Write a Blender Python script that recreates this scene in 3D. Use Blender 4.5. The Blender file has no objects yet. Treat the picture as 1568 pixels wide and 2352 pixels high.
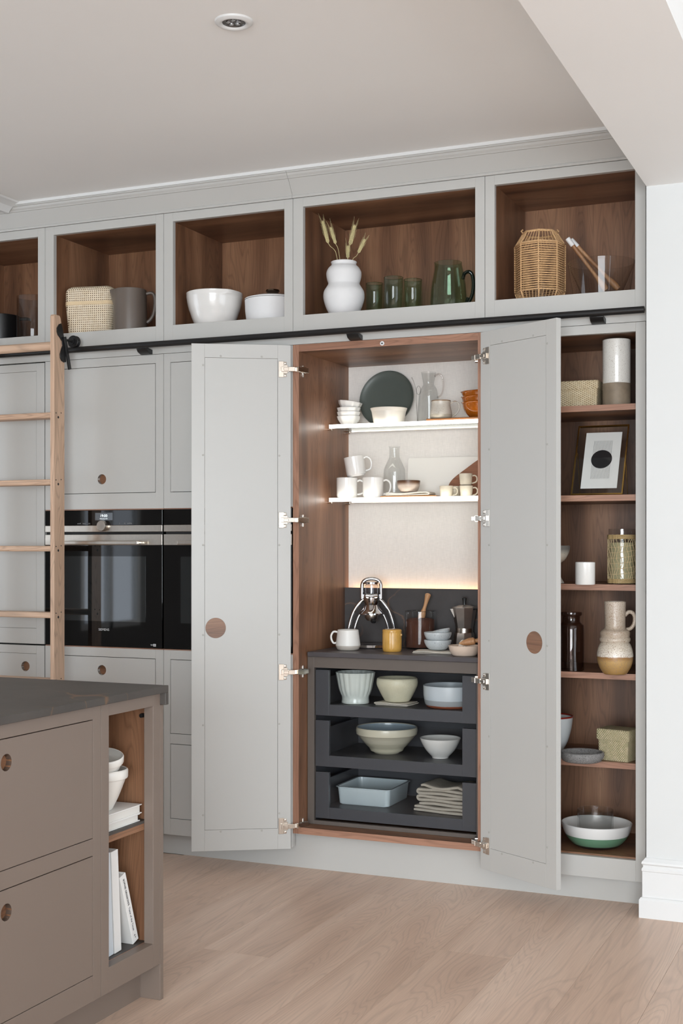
import bpy, bmesh, math, random
from mathutils import Vector, Matrix
R = math.radians
random.seed(7)
scene = bpy.context.scene
COL = scene.collection

# ------------------------------------------------------------------ camera
FPX, CXP, VHP = 2998.0, 784.0, 1253.0          # focal length, principal column, horizon row (1568x2352)
CAMP = Vector((0.0, -4.73, 1.30))
YAW = math.atan(FPX / (CXP + 6153.0))
SN, CN = math.sin(YAW), math.cos(YAW)
cam_d = bpy.data.cameras.new('camera')
cam_d.sensor_fit = 'HORIZONTAL'; cam_d.sensor_width = 36.0
cam_d.lens = 36.0 * FPX / 1568.0
cam_d.shift_y = (VHP - 1176.0) / 1568.0
cam_d.clip_start = 0.05
cam = bpy.data.objects.new('camera', cam_d); COL.objects.link(cam)
cam.location = CAMP; cam.rotation_euler = (R(90), 0, YAW)
scene.camera = cam

# ------------------------------------------------------------------ world, exposure, daylight at the windows
scene.view_settings.view_transform = 'Standard'
scene.view_settings.look = 'None'
scene.view_settings.gamma = 1.0
scene.view_settings.use_curve_mapping = False
scene.view_settings.exposure = -0.33
w = bpy.data.worlds.new('world'); scene.world = w; w.use_nodes = True
w.node_tree.nodes['Background'].inputs[0].default_value = (0.80, 0.88, 1.0, 1)
w.node_tree.nodes['Background'].inputs[1].default_value = 3.0

def area_light(name, loc, rot, sx, sy, power, col):
    d = bpy.data.lights.new(name, 'AREA'); d.shape = 'RECTANGLE'
    d.size, d.size_y, d.energy, d.color = sx, sy, power, col
    o = bpy.data.objects.new(name, d); COL.objects.link(o)
    o.location = loc; o.rotation_euler = rot
    return o
# daylight entering through the glazed doors behind, the garden glazing on the right and the window on the left
area_light('daylight_back', (1.0, -9.10, 1.30), (R(90), 0, 0), 4.2, 2.3, 560, (0.895, 0.955, 1.0))
area_light('daylight_right', (3.12, -3.2, 1.30), (R(90), 0, R(90)), 3.4, 2.2, 50, (0.895, 0.955, 1.0))
area_light('daylight_left', (-6.12, -2.3, 1.45), (R(90), 0, R(-90)), 2.1, 1.5, 22, (0.88, 0.945, 1.0))

# ------------------------------------------------------------------ pixel helpers (a pixel gives a direction, the plane it touches the distance)
def ray(u, v):
    a = (u - CXP) / FPX; b = (VHP - v) / FPX
    return Vector((-SN + a * CN, CN + a * SN, b))
def onY(u, v, y): d = ray(u, v); return CAMP + d * ((y - CAMP.y) / d.y)
def onZ(u, v, z): d = ray(u, v); return CAMP + d * ((z - CAMP.z) / d.z)
def onX(u, v, x): d = ray(u, v); return CAMP + d * ((x - CAMP.x) / d.x)
def depth(p): return -SN * (p[0] - CAMP.x) + CN * (p[1] - CAMP.y)
RIGHT = Vector((CN, SN, 0)); FWD = Vector((-SN, CN, 0))
def spot_z(u, v, z, rpx=0):
    "centre of a round thing whose front base edge is at pixel (u, v) on the surface z; returns x, y, metres per pixel"
    p = onZ(u, v, z); s = depth(p) / FPX
    h = Vector((p.x - CAMP.x, p.y - CAMP.y, 0)).normalized()
    p = p + h * rpx * s
    return p.x, p.y, depth(p) / FPX
def spot_y(u, y):
    p = onY(u, 1000, y); return p.x, p.y, depth(p) / FPX

# ------------------------------------------------------------------ materials
def lin(c):
    c = c / 255.0
    return c / 12.92 if c <= 0.04045 else ((c + 0.055) / 1.055) ** 2.4
def rgb(r, g, b): return (lin(r), lin(g), lin(b), 1.0)
MATS = {}
def new_mat(name):
    m = bpy.data.materials.new(name); m.use_nodes = True; MATS[name] = m
    nt = m.node_tree; return m, nt, nt.nodes['Principled BSDF']
def N(nt, t, **kw):
    n = nt.nodes.new(t)
    for k, v in kw.items(): setattr(n, k, v)
    return n
def L(nt, a, b): nt.links.new(a, b)
def bump(nt, bsdf, h, strength, dist=0.002):
    b = N(nt, 'ShaderNodeBump'); b.inputs['Strength'].default_value = strength; b.inputs['Distance'].default_value = dist
    L(nt, h, b.inputs['Height']); L(nt, b.outputs['Normal'], bsdf.inputs['Normal'])
def coords(nt, scale=(1, 1, 1), rot=(0, 0, 0), kind='Object', jitter=False):
    tc = N(nt, 'ShaderNodeTexCoord'); mp = N(nt, 'ShaderNodeMapping')
    mp.inputs['Scale'].default_value = scale; mp.inputs['Rotation'].default_value = rot
    if jitter:
        oi = N(nt, 'ShaderNodeObjectInfo'); ad = N(nt, 'ShaderNodeVectorMath', operation='MULTIPLY_ADD')
        cb = N(nt, 'ShaderNodeCombineXYZ')
        for i in range(3): L(nt, oi.outputs['Random'], cb.inputs[i])
        ad.inputs[1].default_value = (7.3, 5.1, 9.7)
        L(nt, cb.outputs[0], ad.inputs[0]); L(nt, tc.outputs[kind], ad.inputs[2]); L(nt, ad.outputs[0], mp.inputs['Vector'])
    else: L(nt, tc.outputs[kind], mp.inputs['Vector'])
    return mp.outputs['Vector']
def ramp(nt, fac, stops, interp='LINEAR'):
    r = N(nt, 'ShaderNodeValToRGB'); cr = r.color_ramp; cr.interpolation = interp
    while len(cr.elements) < len(stops): cr.elements.new(0.5)
    for e, (p, c) in zip(cr.elements, stops): e.position = p; e.color = c
    L(nt, fac, r.inputs['Fac']); return r.outputs['Color']
def noise(nt, vec, scale, detail=4, rough=0.5, dist=0.0):
    n = N(nt, 'ShaderNodeTexNoise'); n.inputs['Scale'].default_value = scale; n.inputs['Detail'].default_value = detail
    n.inputs['Roughness'].default_value = rough; n.inputs['Distortion'].default_value = dist
    L(nt, vec, n.inputs['Vector']); return n.outputs['Fac']
def mixc(nt, fac, a, b, mode='MIX'):
    m = N(nt, 'ShaderNodeMix', data_type='RGBA', blend_type=mode)
    if hasattr(fac, 'node'): L(nt, fac, m.inputs[0])
    else: m.inputs[0].default_value = fac
    for s, i in ((a, 6), (b, 7)):
        if hasattr(s, 'node'): L(nt, s, m.inputs[i])
        else: m.inputs[i].default_value = s
    return m.outputs[2]

def plain(name, col, rough=0.5, metal=0.0, var=0.0, vscale=30, bmp=0.0, spec=0.5, coat=0.0, speck=None, speck_scale=400, speck_cut=0.66):
    m, nt, b = new_mat(name)
    b.inputs['Roughness'].default_value = rough; b.inputs['Metallic'].default_value = metal
    b.inputs['Specular IOR Level'].default_value = spec; b.inputs['Coat Weight'].default_value = coat
    v = coords(nt); n = noise(nt, v, vscale, 3)
    dk = tuple(c * (1 - var) for c in col[:3]) + (1,); lt = tuple(min(1, c * (1 + var)) for c in col[:3]) + (1,)
    c = ramp(nt, n, [(0.3, dk), (0.7, lt)])
    if speck:
        s = noise(nt, v, speck_scale, 1)
        f = ramp(nt, s, [(speck_cut, (0, 0, 0, 1)), (speck_cut + 0.05, (1, 1, 1, 1))])
        c = mixc(nt, f, c, speck)
    L(nt, c, b.inputs['Base Color'])
    if bmp: bump(nt, b, n, bmp)
    return m

def bands(name, stops, rough=0.35, zmax=1.0, wob=0.0, interp='CONSTANT', speck=None, coat=0.0, wscale=40, speck_cut=0.62, speck_scale=300):
    "glaze in horizontal bands: stops are (z in metres, colour)"
    m, nt, b = new_mat(name); b.inputs['Roughness'].default_value = rough; b.inputs['Coat Weight'].default_value = coat
    tc = N(nt, 'ShaderNodeTexCoord'); sp = N(nt, 'ShaderNodeSeparateXYZ'); L(nt, tc.outputs['Object'], sp.inputs[0])
    z = sp.outputs['Z']
    if wob:
        n = noise(nt, tc.outputs['Object'], wscale, 3)
        ma = N(nt, 'ShaderNodeMath', operation='MULTIPLY_ADD'); L(nt, n, ma.inputs[0]); ma.inputs[1].default_value = wob; L(nt, z, ma.inputs[2])
        z = ma.outputs[0]
    dv = N(nt, 'ShaderNodeMath', operation='DIVIDE'); L(nt, z, dv.inputs[0]); dv.inputs[1].default_value = zmax
    c = ramp(nt, dv.outputs[0], [(max(0, min(1, p / zmax)), k) for p, k in stops], interp)
    if speck:
        s = noise(nt, tc.outputs['Object'], speck_scale, 2)
        f = ramp(nt, s, [(speck_cut, (0, 0, 0, 1)), (speck_cut + 0.06, (1, 1, 1, 1))])
        c = mixc(nt, f, c, speck)
    L(nt, c, b.inputs['Base Color'])
    return m

def wood(name, axis, dark, mid, light, rough=0.4, fig=1.0, grain=1.0, bmp=0.05, lf=0.38, ff=0.55):
    "straight-grained timber along an axis with cathedral figure"
    m, nt, b = new_mat(name); b.inputs['Roughness'].default_value = rough
    st = {'x': (0.10, 1, 1), 'y': (1, 0.10, 1), 'z': (1, 1, 0.10)}[axis]
    v = coords(nt, tuple(s * 1.0 for s in st), jitter=True)
    big = noise(nt, v, 7 * fig, 2, 0.5, 0.6)
    w = N(nt, 'ShaderNodeMath', operation='MULTIPLY'); L(nt, big, w.inputs[0]); w.inputs[1].default_value = 34.0
    fr = N(nt, 'ShaderNodeMath', operation='FRACT'); L(nt, w.outputs[0], fr.inputs[0])
    line = ramp(nt, fr.outputs[0], [(0.0, (0.35, 0.35, 0.35, 1)), (0.16, (0.9, 0.9, 0.9, 1)), (0.7, (1, 1, 1, 1)), (1.0, (0.35, 0.35, 0.35, 1))])
    fine = noise(nt, coords(nt, tuple((0.03 if s < 1 else 1) for s in st), jitter=True), 260 * grain, 3, 0.6)
    c = ramp(nt, big, [(0.25, dark), (0.5, mid), (0.78, light)])
    c = mixc(nt, lf, c, line, 'MULTIPLY')
    fc = ramp(nt, fine, [(0.3, (0.62, 0.62, 0.62, 1)), (0.65, (1, 1, 1, 1))])
    c = mixc(nt, ff, c, fc, 'MULTIPLY')
    L(nt, c, b.inputs['Base Color'])
    if bmp: bump(nt, b, fine, bmp, 0.001)
    return m

def thin_glass(name, tint, rough=0.0, refl=1.0):
    m = bpy.data.materials.new(name); m.use_nodes = True; MATS[name] = m
    nt = m.node_tree; nt.nodes.clear(); out = N(nt, 'ShaderNodeOutputMaterial')
    tr = N(nt, 'ShaderNodeBsdfTransparent'); tr.inputs[0].default_value = tint
    gl = N(nt, 'ShaderNodeBsdfGlossy'); gl.inputs['Roughness'].default_value = rough
    fr = N(nt, 'ShaderNodeFresnel'); ge = N(nt, 'ShaderNodeNewGeometry'); ir = N(nt, 'ShaderNodeMapRange')
    ir.inputs['To Min'].default_value = 1.45; ir.inputs['To Max'].default_value = 1 / 1.45     # the same reflectance from both sides of the sheet
    L(nt, ge.outputs['Backfacing'], ir.inputs['Value']); L(nt, ir.outputs[0], fr.inputs['IOR'])
    mu = N(nt, 'ShaderNodeMath', operation='MULTIPLY'); L(nt, fr.outputs[0], mu.inputs[0]); mu.inputs[1].default_value = refl
    mx = N(nt, 'ShaderNodeMixShader'); L(nt, mu.outputs[0], mx.inputs[0]); L(nt, tr.outputs[0], mx.inputs[1]); L(nt, gl.outputs[0], mx.inputs[2])
    L(nt, mx.outputs[0], out.inputs[0]); return m

def emit(name, col, strength):
    m, nt, b = new_mat(name); b.inputs['Base Color'].default_value = (0.8, 0.8, 0.8, 1)
    b.inputs['Emission Color'].default_value = col; b.inputs['Emission Strength'].default_value = strength; return m

def weave(name, c1, c2, hole, sx, sz, holes=0.0, rough=0.75, diag=False):
    "basket weave: crossed bands of two straw tones with dark gaps"
    m, nt, b = new_mat(name); b.inputs['Roughness'].default_value = rough
    v = coords(nt)
    sp = N(nt, 'ShaderNodeSeparateXYZ'); L(nt, v, sp.inputs[0])
    ad = N(nt, 'ShaderNodeMath', operation='ADD'); L(nt, sp.outputs[0], ad.inputs[0]); L(nt, sp.outputs[1], ad.inputs[1])
    hz = sp.outputs[2]
    if diag:
        a1 = N(nt, 'ShaderNodeMath', operation='ADD'); L(nt, ad.outputs[0], a1.inputs[0]); L(nt, hz, a1.inputs[1])
        a2 = N(nt, 'ShaderNodeMath', operation='SUBTRACT'); L(nt, ad.outputs[0], a2.inputs[0]); L(nt, hz, a2.inputs[1]); ad, hz = a1, a2.outputs[0]
    def s(o, k):
        a = N(nt, 'ShaderNodeMath', operation='MULTIPLY'); L(nt, o, a.inputs[0]); a.inputs[1].default_value = k
        q = N(nt, 'ShaderNodeMath', operation='SINE'); L(nt, a.outputs[0], q.inputs[0]); return q.outputs[0]
    a, c = s(ad.outputs[0], sx), s(hz, sz)
    p = N(nt, 'ShaderNodeMath', operation='MULTIPLY'); L(nt, a, p.inputs[0]); L(nt, c, p.inputs[1])
    rm = N(nt, 'ShaderNodeMapRange'); L(nt, p.outputs[0], rm.inputs[0]); rm.inputs[1].default_value = -1; rm.inputs[2].default_value = 1
    n = noise(nt, v, 60, 3)
    straw = ramp(nt, n, [(0.3, c1), (0.7, c2)])
    f = ramp(nt, rm.outputs[0], [(max(0.0, holes - 0.10), (1, 1, 1, 1)), (holes + 0.02, (0, 0, 0, 1))]) if holes else ramp(nt, rm.outputs[0], [(0.1, (0.8, 0.8, 0.8, 1)), (0.45, (0, 0, 0, 1))])
    L(nt, mixc(nt, f, straw, hole), b.inputs['Base Color'])
    bump(nt, b, rm.outputs[0], 0.8, 0.003)
    return m

def stone(name, base, base2, vein, vscale=2.2, rough=0.45):
    m, nt, b = new_mat(name); b.inputs['Roughness'].default_value = rough
    v = coords(nt); n = noise(nt, v, 6, 6, 0.6)
    c = ramp(nt, n, [(0.3, base), (0.7, base2)])
    wp = N(nt, 'ShaderNodeTexNoise'); wp.inputs['Scale'].default_value = 9.0; wp.inputs['Detail'].default_value = 4; L(nt, v, wp.inputs['Vector'])
    wa = N(nt, 'ShaderNodeVectorMath', operation='MULTIPLY_ADD'); L(nt, wp.outputs['Color'], wa.inputs[0]); wa.inputs[1].default_value = (0.09, 0.09, 0.09); L(nt, v, wa.inputs[2])
    d = noise(nt, wa.outputs[0], vscale, 1.0, 0.4, 0.0)
    f = ramp(nt, d, [(0.4935, (0, 0, 0, 1)), (0.4985, (1, 1, 1, 1)), (0.5015, (1, 1, 1, 1)), (0.5065, (0, 0, 0, 1))])
    k = noise(nt, v, 3.1, 2); kf = ramp(nt, k, [(0.44, (0, 0, 0, 1)), (0.58, (0.85, 0.85, 0.85, 1))])
    ff = mixc(nt, 1.0, f, kf, 'MULTIPLY')
    L(nt, mixc(nt, ff, c, vein), b.inputs['Base Color']); bump(nt, b, n, 0.05, 0.001)
    return m

def linen(name, col, scale=900, bmp=0.25, rough=0.9, var=0.10):
    m, nt, b = new_mat(name); b.inputs['Roughness'].default_value = rough; b.inputs['Specular IOR Level'].default_value = 0.15
    a = noise(nt, coords(nt, (1, 1, 0.06)), scale, 2); c = noise(nt, coords(nt, (0.06, 0.06, 1)), scale, 2)
    s = N(nt, 'ShaderNodeMath', operation='ADD'); L(nt, a, s.inputs[0]); L(nt, c, s.inputs[1])
    rm = N(nt, 'ShaderNodeMath', operation='MULTIPLY'); L(nt, s.outputs[0], rm.inputs[0]); rm.inputs[1].default_value = 0.5
    dk = tuple(x * (1 - var) for x in col[:3]) + (1,); lt = tuple(min(1, x * (1 + var)) for x in col[:3]) + (1,)
    L(nt, ramp(nt, rm.outputs[0], [(0.38, dk), (0.62, lt)]), b.inputs['Base Color']); bump(nt, b, rm.outputs[0], bmp, 0.001)
    return m

PAINT = plain('cabinet_paint', rgb(190, 189, 185), 0.38, var=0.01, vscale=3)
DOORP = PAINT
GAP = plain('shadow_gap', rgb(40, 39, 38), 0.8)
ISL = plain('island_paint', rgb(123, 109, 99), 0.42, var=0.01, vscale=3)
WALLW = plain('wall_paint', rgb(215, 217, 216), 0.75, var=0.006, vscale=4)
CEIL = plain('ceiling_paint', rgb(246, 246, 244), 0.8, var=0.008, vscale=2)
HIDW = plain('room_paint', rgb(112, 109, 105), 0.8, var=0.02, vscale=3)
SKIRT = plain('skirting_paint', rgb(223, 224, 223), 0.45, var=0.004, vscale=4)
WD, WM, WL = rgb(84, 56, 40), rgb(136, 96, 70), rgb(174, 130, 98)
WALX = wood('walnut_x', 'x', WD, WM, WL); WALY = wood('walnut_y', 'y', WD, WM, WL); WALZ = wood('walnut_z', 'z', WD, WM, WL)
WALE = wood('walnut_edge', 'x', rgb(130, 90, 70), rgb(172, 128, 105), rgb(190, 146, 122))
WALEZ = wood('walnut_edge_z', 'z', rgb(130, 90, 70), rgb(172, 128, 105), rgb(190, 146, 122))
OAK = wood('oak_floor', 'y', rgb(198, 168, 147), rgb(217, 188, 167), rgb(228, 202, 182), 0.40, 0.8, 0.6, 0.05, 0.22, 0.30)
ASH = wood('ladder_oak', 'z', rgb(196, 158, 130), rgb(217, 182, 154), rgb(228, 196, 170), 0.5, 1.0)
ASHX = wood('ladder_oak_x', 'x', rgb(196, 158, 130), rgb(217, 182, 154), rgb(228, 196, 170), 0.5, 1.0)
BLACK = plain('black_metal', rgb(22, 22, 23), 0.38, 0.0, var=0.05)
STEEL = plain('brushed_steel', rgb(196, 188, 178), 0.28, 1.0, var=0.04, vscale=90)
CHROME = plain('polished_chrome', rgb(196, 196, 198), 0.10, 1.0, var=0.01)
NICKEL = plain('hinge_nickel', rgb(214, 206, 196), 0.16, 1.0, var=0.03)
BLGLASS = plain('black_oven_glass', rgb(9, 9, 10), 0.03, 0.0, spec=0.55)
OVWIN = plain('oven_window_glass', rgb(24, 28, 30), 0.03, 0.0, spec=1.0, coat=0.35)
DARK = plain('dark_void', rgb(16, 16, 16), 0.6)
STONE = stone('dark_stone', rgb(60, 57, 57), rgb(70, 67, 67), rgb(128, 98, 78), 3.0)
STONE_T = stone('island_stone', rgb(64, 60, 57), rgb(78, 73, 69), rgb(122, 92, 68), 3.4, 0.5)
LINENBACK = linen('linen_wallcovering', rgb(234, 229, 223), 700, 0.15, var=0.05)
GLASSC = thin_glass('clear_glass', (0.978, 0.982, 0.98, 1), refl=0.7)
SHELFGL = thin_glass('shelf_glass', (0.95, 0.98, 0.965, 1))
GLASSG = thin_glass('green_glass', (0.82, 0.905, 0.835, 1))
BOWLGL = thin_glass('salad_bowl_glass', (0.955, 0.95, 0.945, 1))
GLASSK = thin_glass('smoked_glass', (0.85, 0.835, 0.825, 1))
GLASSB = thin_glass('brown_glass', (0.78, 0.73, 0.71, 1))
AMBER = plain('amber_glass', rgb(176, 96, 26), 0.06, var=0.15, vscale=20, coat=0.5)
WHITE = plain('white_glaze', rgb(232, 230, 226), 0.22, var=0.01, coat=0.3)
WHITEM = plain('white_matt', rgb(228, 228, 228), 0.6, var=0.015)
CREAM = plain('cream_glaze', rgb(216, 208, 184), 0.3, var=0.03, vscale=20, coat=0.2)
LINEN = linen('linen_cloth', rgb(205, 198, 186))
LINENG = linen('linen_grey', rgb(176, 168, 156))
PAPER = plain('paper', rgb(236, 235, 232), 0.7, var=0.01)
BRASS = plain('brass', rgb(184, 150, 84), 0.28, 1.0, var=0.08)
INK = plain('black_ink', rgb(24, 24, 28), 0.6)
GREYINK = plain('grey_ink', rgb(110, 112, 118), 0.6)
WHITEINK = emit('display_white', (0.85, 0.95, 1, 1), 0.9)
LEDW = emit('led_white', (1.0, 0.95, 0.87, 1), 9.5)
LEDB = emit('led_white_rear', (1.0, 0.96, 0.89, 1), 1.7)
LEDWARM = emit('led_warm', (1.0, 0.56, 0.25, 1), 12.0)
DRAWER = plain('graphite_drawer', rgb(66, 67, 71), 0.4, var=0.02)
UNITP = plain('drawer_unit_paint', rgb(98, 90, 84), 0.45, var=0.01)
OLIVE = wood('olive_wood', 'x', rgb(120, 76, 44), rgb(176, 122, 76), rgb(200, 150, 100), 0.45)
BEECH = wood('beech', 'z', rgb(172, 120, 76), rgb(206, 156, 110), rgb(220, 176, 134), 0.5)

# ------------------------------------------------------------------ mesh building
class MB:
    def __init__(s): s.v = []; s.f = []
    def add(s, vs, fs):
        o = len(s.v); s.v += [tuple(p) for p in vs]; s.f += [tuple(i + o for i in f) for f in fs]; return s
    def box(s, x0, x1, y0, y1, z0, z1):
        if x0 > x1: x0, x1 = x1, x0
        if y0 > y1: y0, y1 = y1, y0
        if z0 > z1: z0, z1 = z1, z0
        return s.add([(x0, y0, z0), (x1, y0, z0), (x1, y1, z0), (x0, y1, z0), (x0, y0, z1), (x1, y0, z1), (x1, y1, z1), (x0, y1, z1)],
                     [(3, 2, 1, 0), (4, 5, 6, 7), (0, 1, 5, 4), (1, 2, 6, 5), (2, 3, 7, 6), (3, 0, 4, 7)])
    def lathe(s, prof, n=40, c=(0, 0, 0), rf=None):
        vs, fs, rows = [], [], []
        for r, z in prof:
            if r <= 1e-6: rows.append([len(vs)]); vs.append((c[0], c[1], c[2] + z))
            else:
                rows.append(list(range(len(vs), len(vs) + n)))
                for i in range(n):
                    a = 2 * math.pi * i / n; k = r * (rf(a, z) if rf else 1)
                    vs.append((c[0] + k * math.cos(a), c[1] + k * math.sin(a), c[2] + z))
        for A, B in zip(rows, rows[1:]):
            for i in range(n):
                j = (i + 1) % n
                if len(A) == 1 and len(B) == 1: break
                if len(A) == 1: fs.append((A[0], B[j], B[i]))
                elif len(B) == 1: fs.append((A[i], A[j], B[0]))
                else: fs.append((A[i], A[j], B[j], B[i]))
        return s.add(vs, fs)
    def vessel(s, prof, t, ft=None, n=40, rf=None, c=(0, 0, 0)):
        ft = t if ft is None else ft
        inn = [(max(r - t, 1e-4), z) for r, z in prof if z > ft * 1.05]
        inn[-1] = (inn[-1][0], prof[-1][1])
        rt = prof[-1][0] - t * 0.5
        return s.lathe([(0, 0)] + list(prof) + [(rt, prof[-1][1] + t * 0.35)] + inn[::-1] + [(max(inn[0][0] * 0.85, 1e-4), ft), (0, ft)], n, c, rf)
    def tube(s, pts, r, n=8, closed=False):
        pts = [Vector(p) for p in pts]; m = len(pts); rs = r if isinstance(r, (list, tuple)) else [r] * m
        vs, fs = [], []; up = None
        for i, p in enumerate(pts):
            a = pts[(i - 1) % m] if (closed or i > 0) else p; b = pts[(i + 1) % m] if (closed or i < m - 1) else p
            t = (b - a).normalized()
            if up is None: up = Vector((0, 0, 1)) if abs(t.z) < 0.9 else Vector((1, 0, 0))
            x = t.cross(up)
            if x.length < 1e-5: x = t.cross(Vector((0, 1, 0)))
            x.normalize(); y = x.cross(t).normalized(); up = y
            for k in range(n):
                an = 2 * math.pi * k / n; vs.append(p + (x * math.cos(an) + y * math.sin(an)) * rs[i])
        for i in range(m if closed else m - 1):
            j = (i + 1) % m
            for k in range(n):
                l = (k + 1) % n; fs.append((i * n + k, i * n + l, j * n + l, j * n + k))
        if not closed: fs += [tuple(range(n))[::-1], tuple(range((m - 1) * n, m * n))]
        return s.add(vs, fs)
    def prism(s, poly, a, b, axis='y'):
        "polygon in the plane normal to axis, extruded from a to b"
        f = {'x': lambda p, q: (q, p[0], p[1]), 'y': lambda p, q: (p[0], q, p[1]), 'z': lambda p, q: (p[0], p[1], q)}[axis]
        n = len(poly); vs = [f(p, a) for p in poly] + [f(p, b) for p in poly]
        return s.add(vs, [tuple(range(n)), tuple(range(2 * n - 1, n - 1, -1))] + [(i, i + n, (i + 1) % n + n, (i + 1) % n) for i in range(n)])
    def frame(s, x0, x1, z0, z1, ox0, ox1, oz0, oz1, y0, y1):
        "rectangular face frame with an opening"
        s.box(x0, ox0, y0, y1, z0, z1); s.box(ox1, x1, y0, y1, z0, z1)
        s.box(ox0, ox1, y0, y1, oz1, z1); return s.box(ox0, ox1, y0, y1, z0, oz0)
    def holed(s, x0, x1, z0, z1, hx, hz, hr, y0, y1, n=36):
        "board x0..x1, z0..z1 with a round hole (front y0, back y1)"
        angs = [2 * math.pi * i / n for i in range(n)] + [math.atan2(z - hz, x - hx) % (2 * math.pi) for x in (x0, x1) for z in (z0, z1)]
        angs = sorted(set(round(a, 6) for a in angs)); m = len(angs); vs = []
        for a in angs:
            c, d = math.cos(a), math.sin(a); t = 1e9
            if c > 1e-9: t = min(t, (x1 - hx) / c)
            if c < -1e-9: t = min(t, (x0 - hx) / c)
            if d > 1e-9: t = min(t, (z1 - hz) / d)
            if d < -1e-9: t = min(t, (z0 - hz) / d)
            for y in (y0, y1): vs += [(hx + hr * c, y, hz + hr * d), (hx + t * c, y, hz + t * d)]
        fs = []
        for i in range(m):
            a, b = 4 * i, 4 * ((i + 1) % m)
            fs += [(a, a + 1, b + 1, b), (a + 2, b + 2, b + 3, a + 3), (a + 1, a + 3, b + 3, b + 1), (a, b, b + 2, a + 2)]
        return s.add(vs, fs)
    def xf(s, M): s.v = [tuple(M @ Vector(p)) for p in s.v]; return s
    def build(s, name, mat, parent=None, smooth=True, bev=0.0, sub=0, world=False, loc=None, ang=40):
        "one mesh object; world=True: the coordinates are the world's, the parent is an unrotated Empty"
        off = Vector((0, 0, 0))
        if world and parent is not None:
            p = parent
            while p is not None: off += p.location; p = p.parent
        me = bpy.data.meshes.new(name)
        me.from_pydata([tuple(Vector(p) - off) for p in s.v] if off.length else s.v, [], s.f)
        bm = bmesh.new(); bm.from_mesh(me); bmesh.ops.recalc_face_normals(bm, faces=bm.faces); bm.to_mesh(me); bm.free()
        if smooth:
            me.polygons.foreach_set('use_smooth', [True] * len(me.polygons)); me.set_sharp_from_angle(angle=R(ang))
        me.materials.append(mat)
        o = bpy.data.objects.new(name, me); COL.objects.link(o)
        if parent is not None: o.parent = parent
        if loc is not None: o.location = loc
        if bev:
            b = o.modifiers.new('bevel', 'BEVEL'); b.width = bev; b.segments = 2; b.limit_method = 'ANGLE'; b.angle_limit = R(40); b.harden_normals = False
        if sub: q = o.modifiers.new('subsurf', 'SUBSURF'); q.levels = sub; q.render_levels = sub
        return o

def tag(o, label, cat, group=None):
    o['label'] = label; o['category'] = cat
    if group: o['group'] = group
    return o
def thing(name, label, cat, loc=(0, 0, 0), rz=0.0, group=None, rot=None):
    o = bpy.data.objects.new(name, None); o.empty_display_size = 0.05; COL.objects.link(o)
    o.location = loc; o.rotation_euler = rot if rot else (0, 0, rz)
    return tag(o, label, cat, group)
def struct(o): o['kind'] = 'structure'; return o
def copy_tree(root):
    c = root.copy(); COL.objects.link(c)
    for ch in [o for o in bpy.data.objects if o.parent == root]:
        k = ch.copy(); COL.objects.link(k); k.parent = c
        for g in [o for o in bpy.data.objects if o.parent == ch]:
            q = g.copy(); COL.objects.link(q); q.parent = k
    return c
def text_mesh(txt, size, name, mat, parent, M, bold=0.0):
    cu = bpy.data.curves.new('t', 'FONT'); cu.body = txt; cu.size = size; cu.align_x = 'CENTER'; cu.align_y = 'CENTER'; cu.extrude = 0.0003; cu.offset = bold
    to = bpy.data.objects.new('t', cu); COL.objects.link(to)
    dg = bpy.context.evaluated_depsgraph_get(); me = bpy.data.meshes.new_from_object(to.evaluated_get(dg))
    bpy.data.objects.remove(to); bpy.data.curves.remove(cu)
    me.transform(M); me.materials.clear(); me.materials.append(mat)
    o = bpy.data.objects.new(name, me); COL.objects.link(o); o.parent = parent; return o
def arc(cx, cz, rx, rz, a0, a1, n): return [(cx + rx * math.cos(R(a0 + (a1 - a0) * i / n)), cz + rz * math.sin(R(a0 + (a1 - a0) * i / n))) for i in range(n + 1)]

# ================================================================== the room
CZ = 2.80                                  # ceiling height
XL, XR, YB, YF = -6.2, 3.2, 0.66, -9.2     # left and right walls, wall behind the cabinets, wall behind the camera
fl = struct(MB().box(XL, XR, YF, YB, -0.06, -0.014).build('floor', plain('subfloor', rgb(150, 130, 114), 0.7)))
PW, PLN = 0.235, 2.2
plank_me = {}
x = -4.9; row = 0
while x < 1.75:
    y = -6.6 + (row * 0.83) % PLN - PLN
    while y < 0.06:
        a, b = max(y, YF), min(y + PLN, 0.07)
        if b - a > 0.05:
            k = (round(b - a, 3))
            if k not in plank_me:
                o = MB().box(0.0003, PW - 0.0003, 0.0003, k - 0.0003, -0.014, 0.0).build('plank', OAK, None, smooth=False, bev=0.0006)
                plank_me[k] = o.data; o.parent = fl
            else:
                o = bpy.data.objects.new('plank', plank_me[k]); COL.objects.link(o); o.parent = fl
                bv = o.modifiers.new('bevel', 'BEVEL'); bv.width = 0.0006; bv.segments = 2
            o.location = (x, a, 0)
        y += PLN
    x += PW; row += 1
struct(MB().box(XL, XR, YF, YB, CZ, CZ + 0.1).build('ceiling', CEIL, smooth=False))
struct(MB().box(XL, XR, YB, YB + 0.1, 0, CZ).build('wall_back', WALLW, smooth=False))
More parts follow.
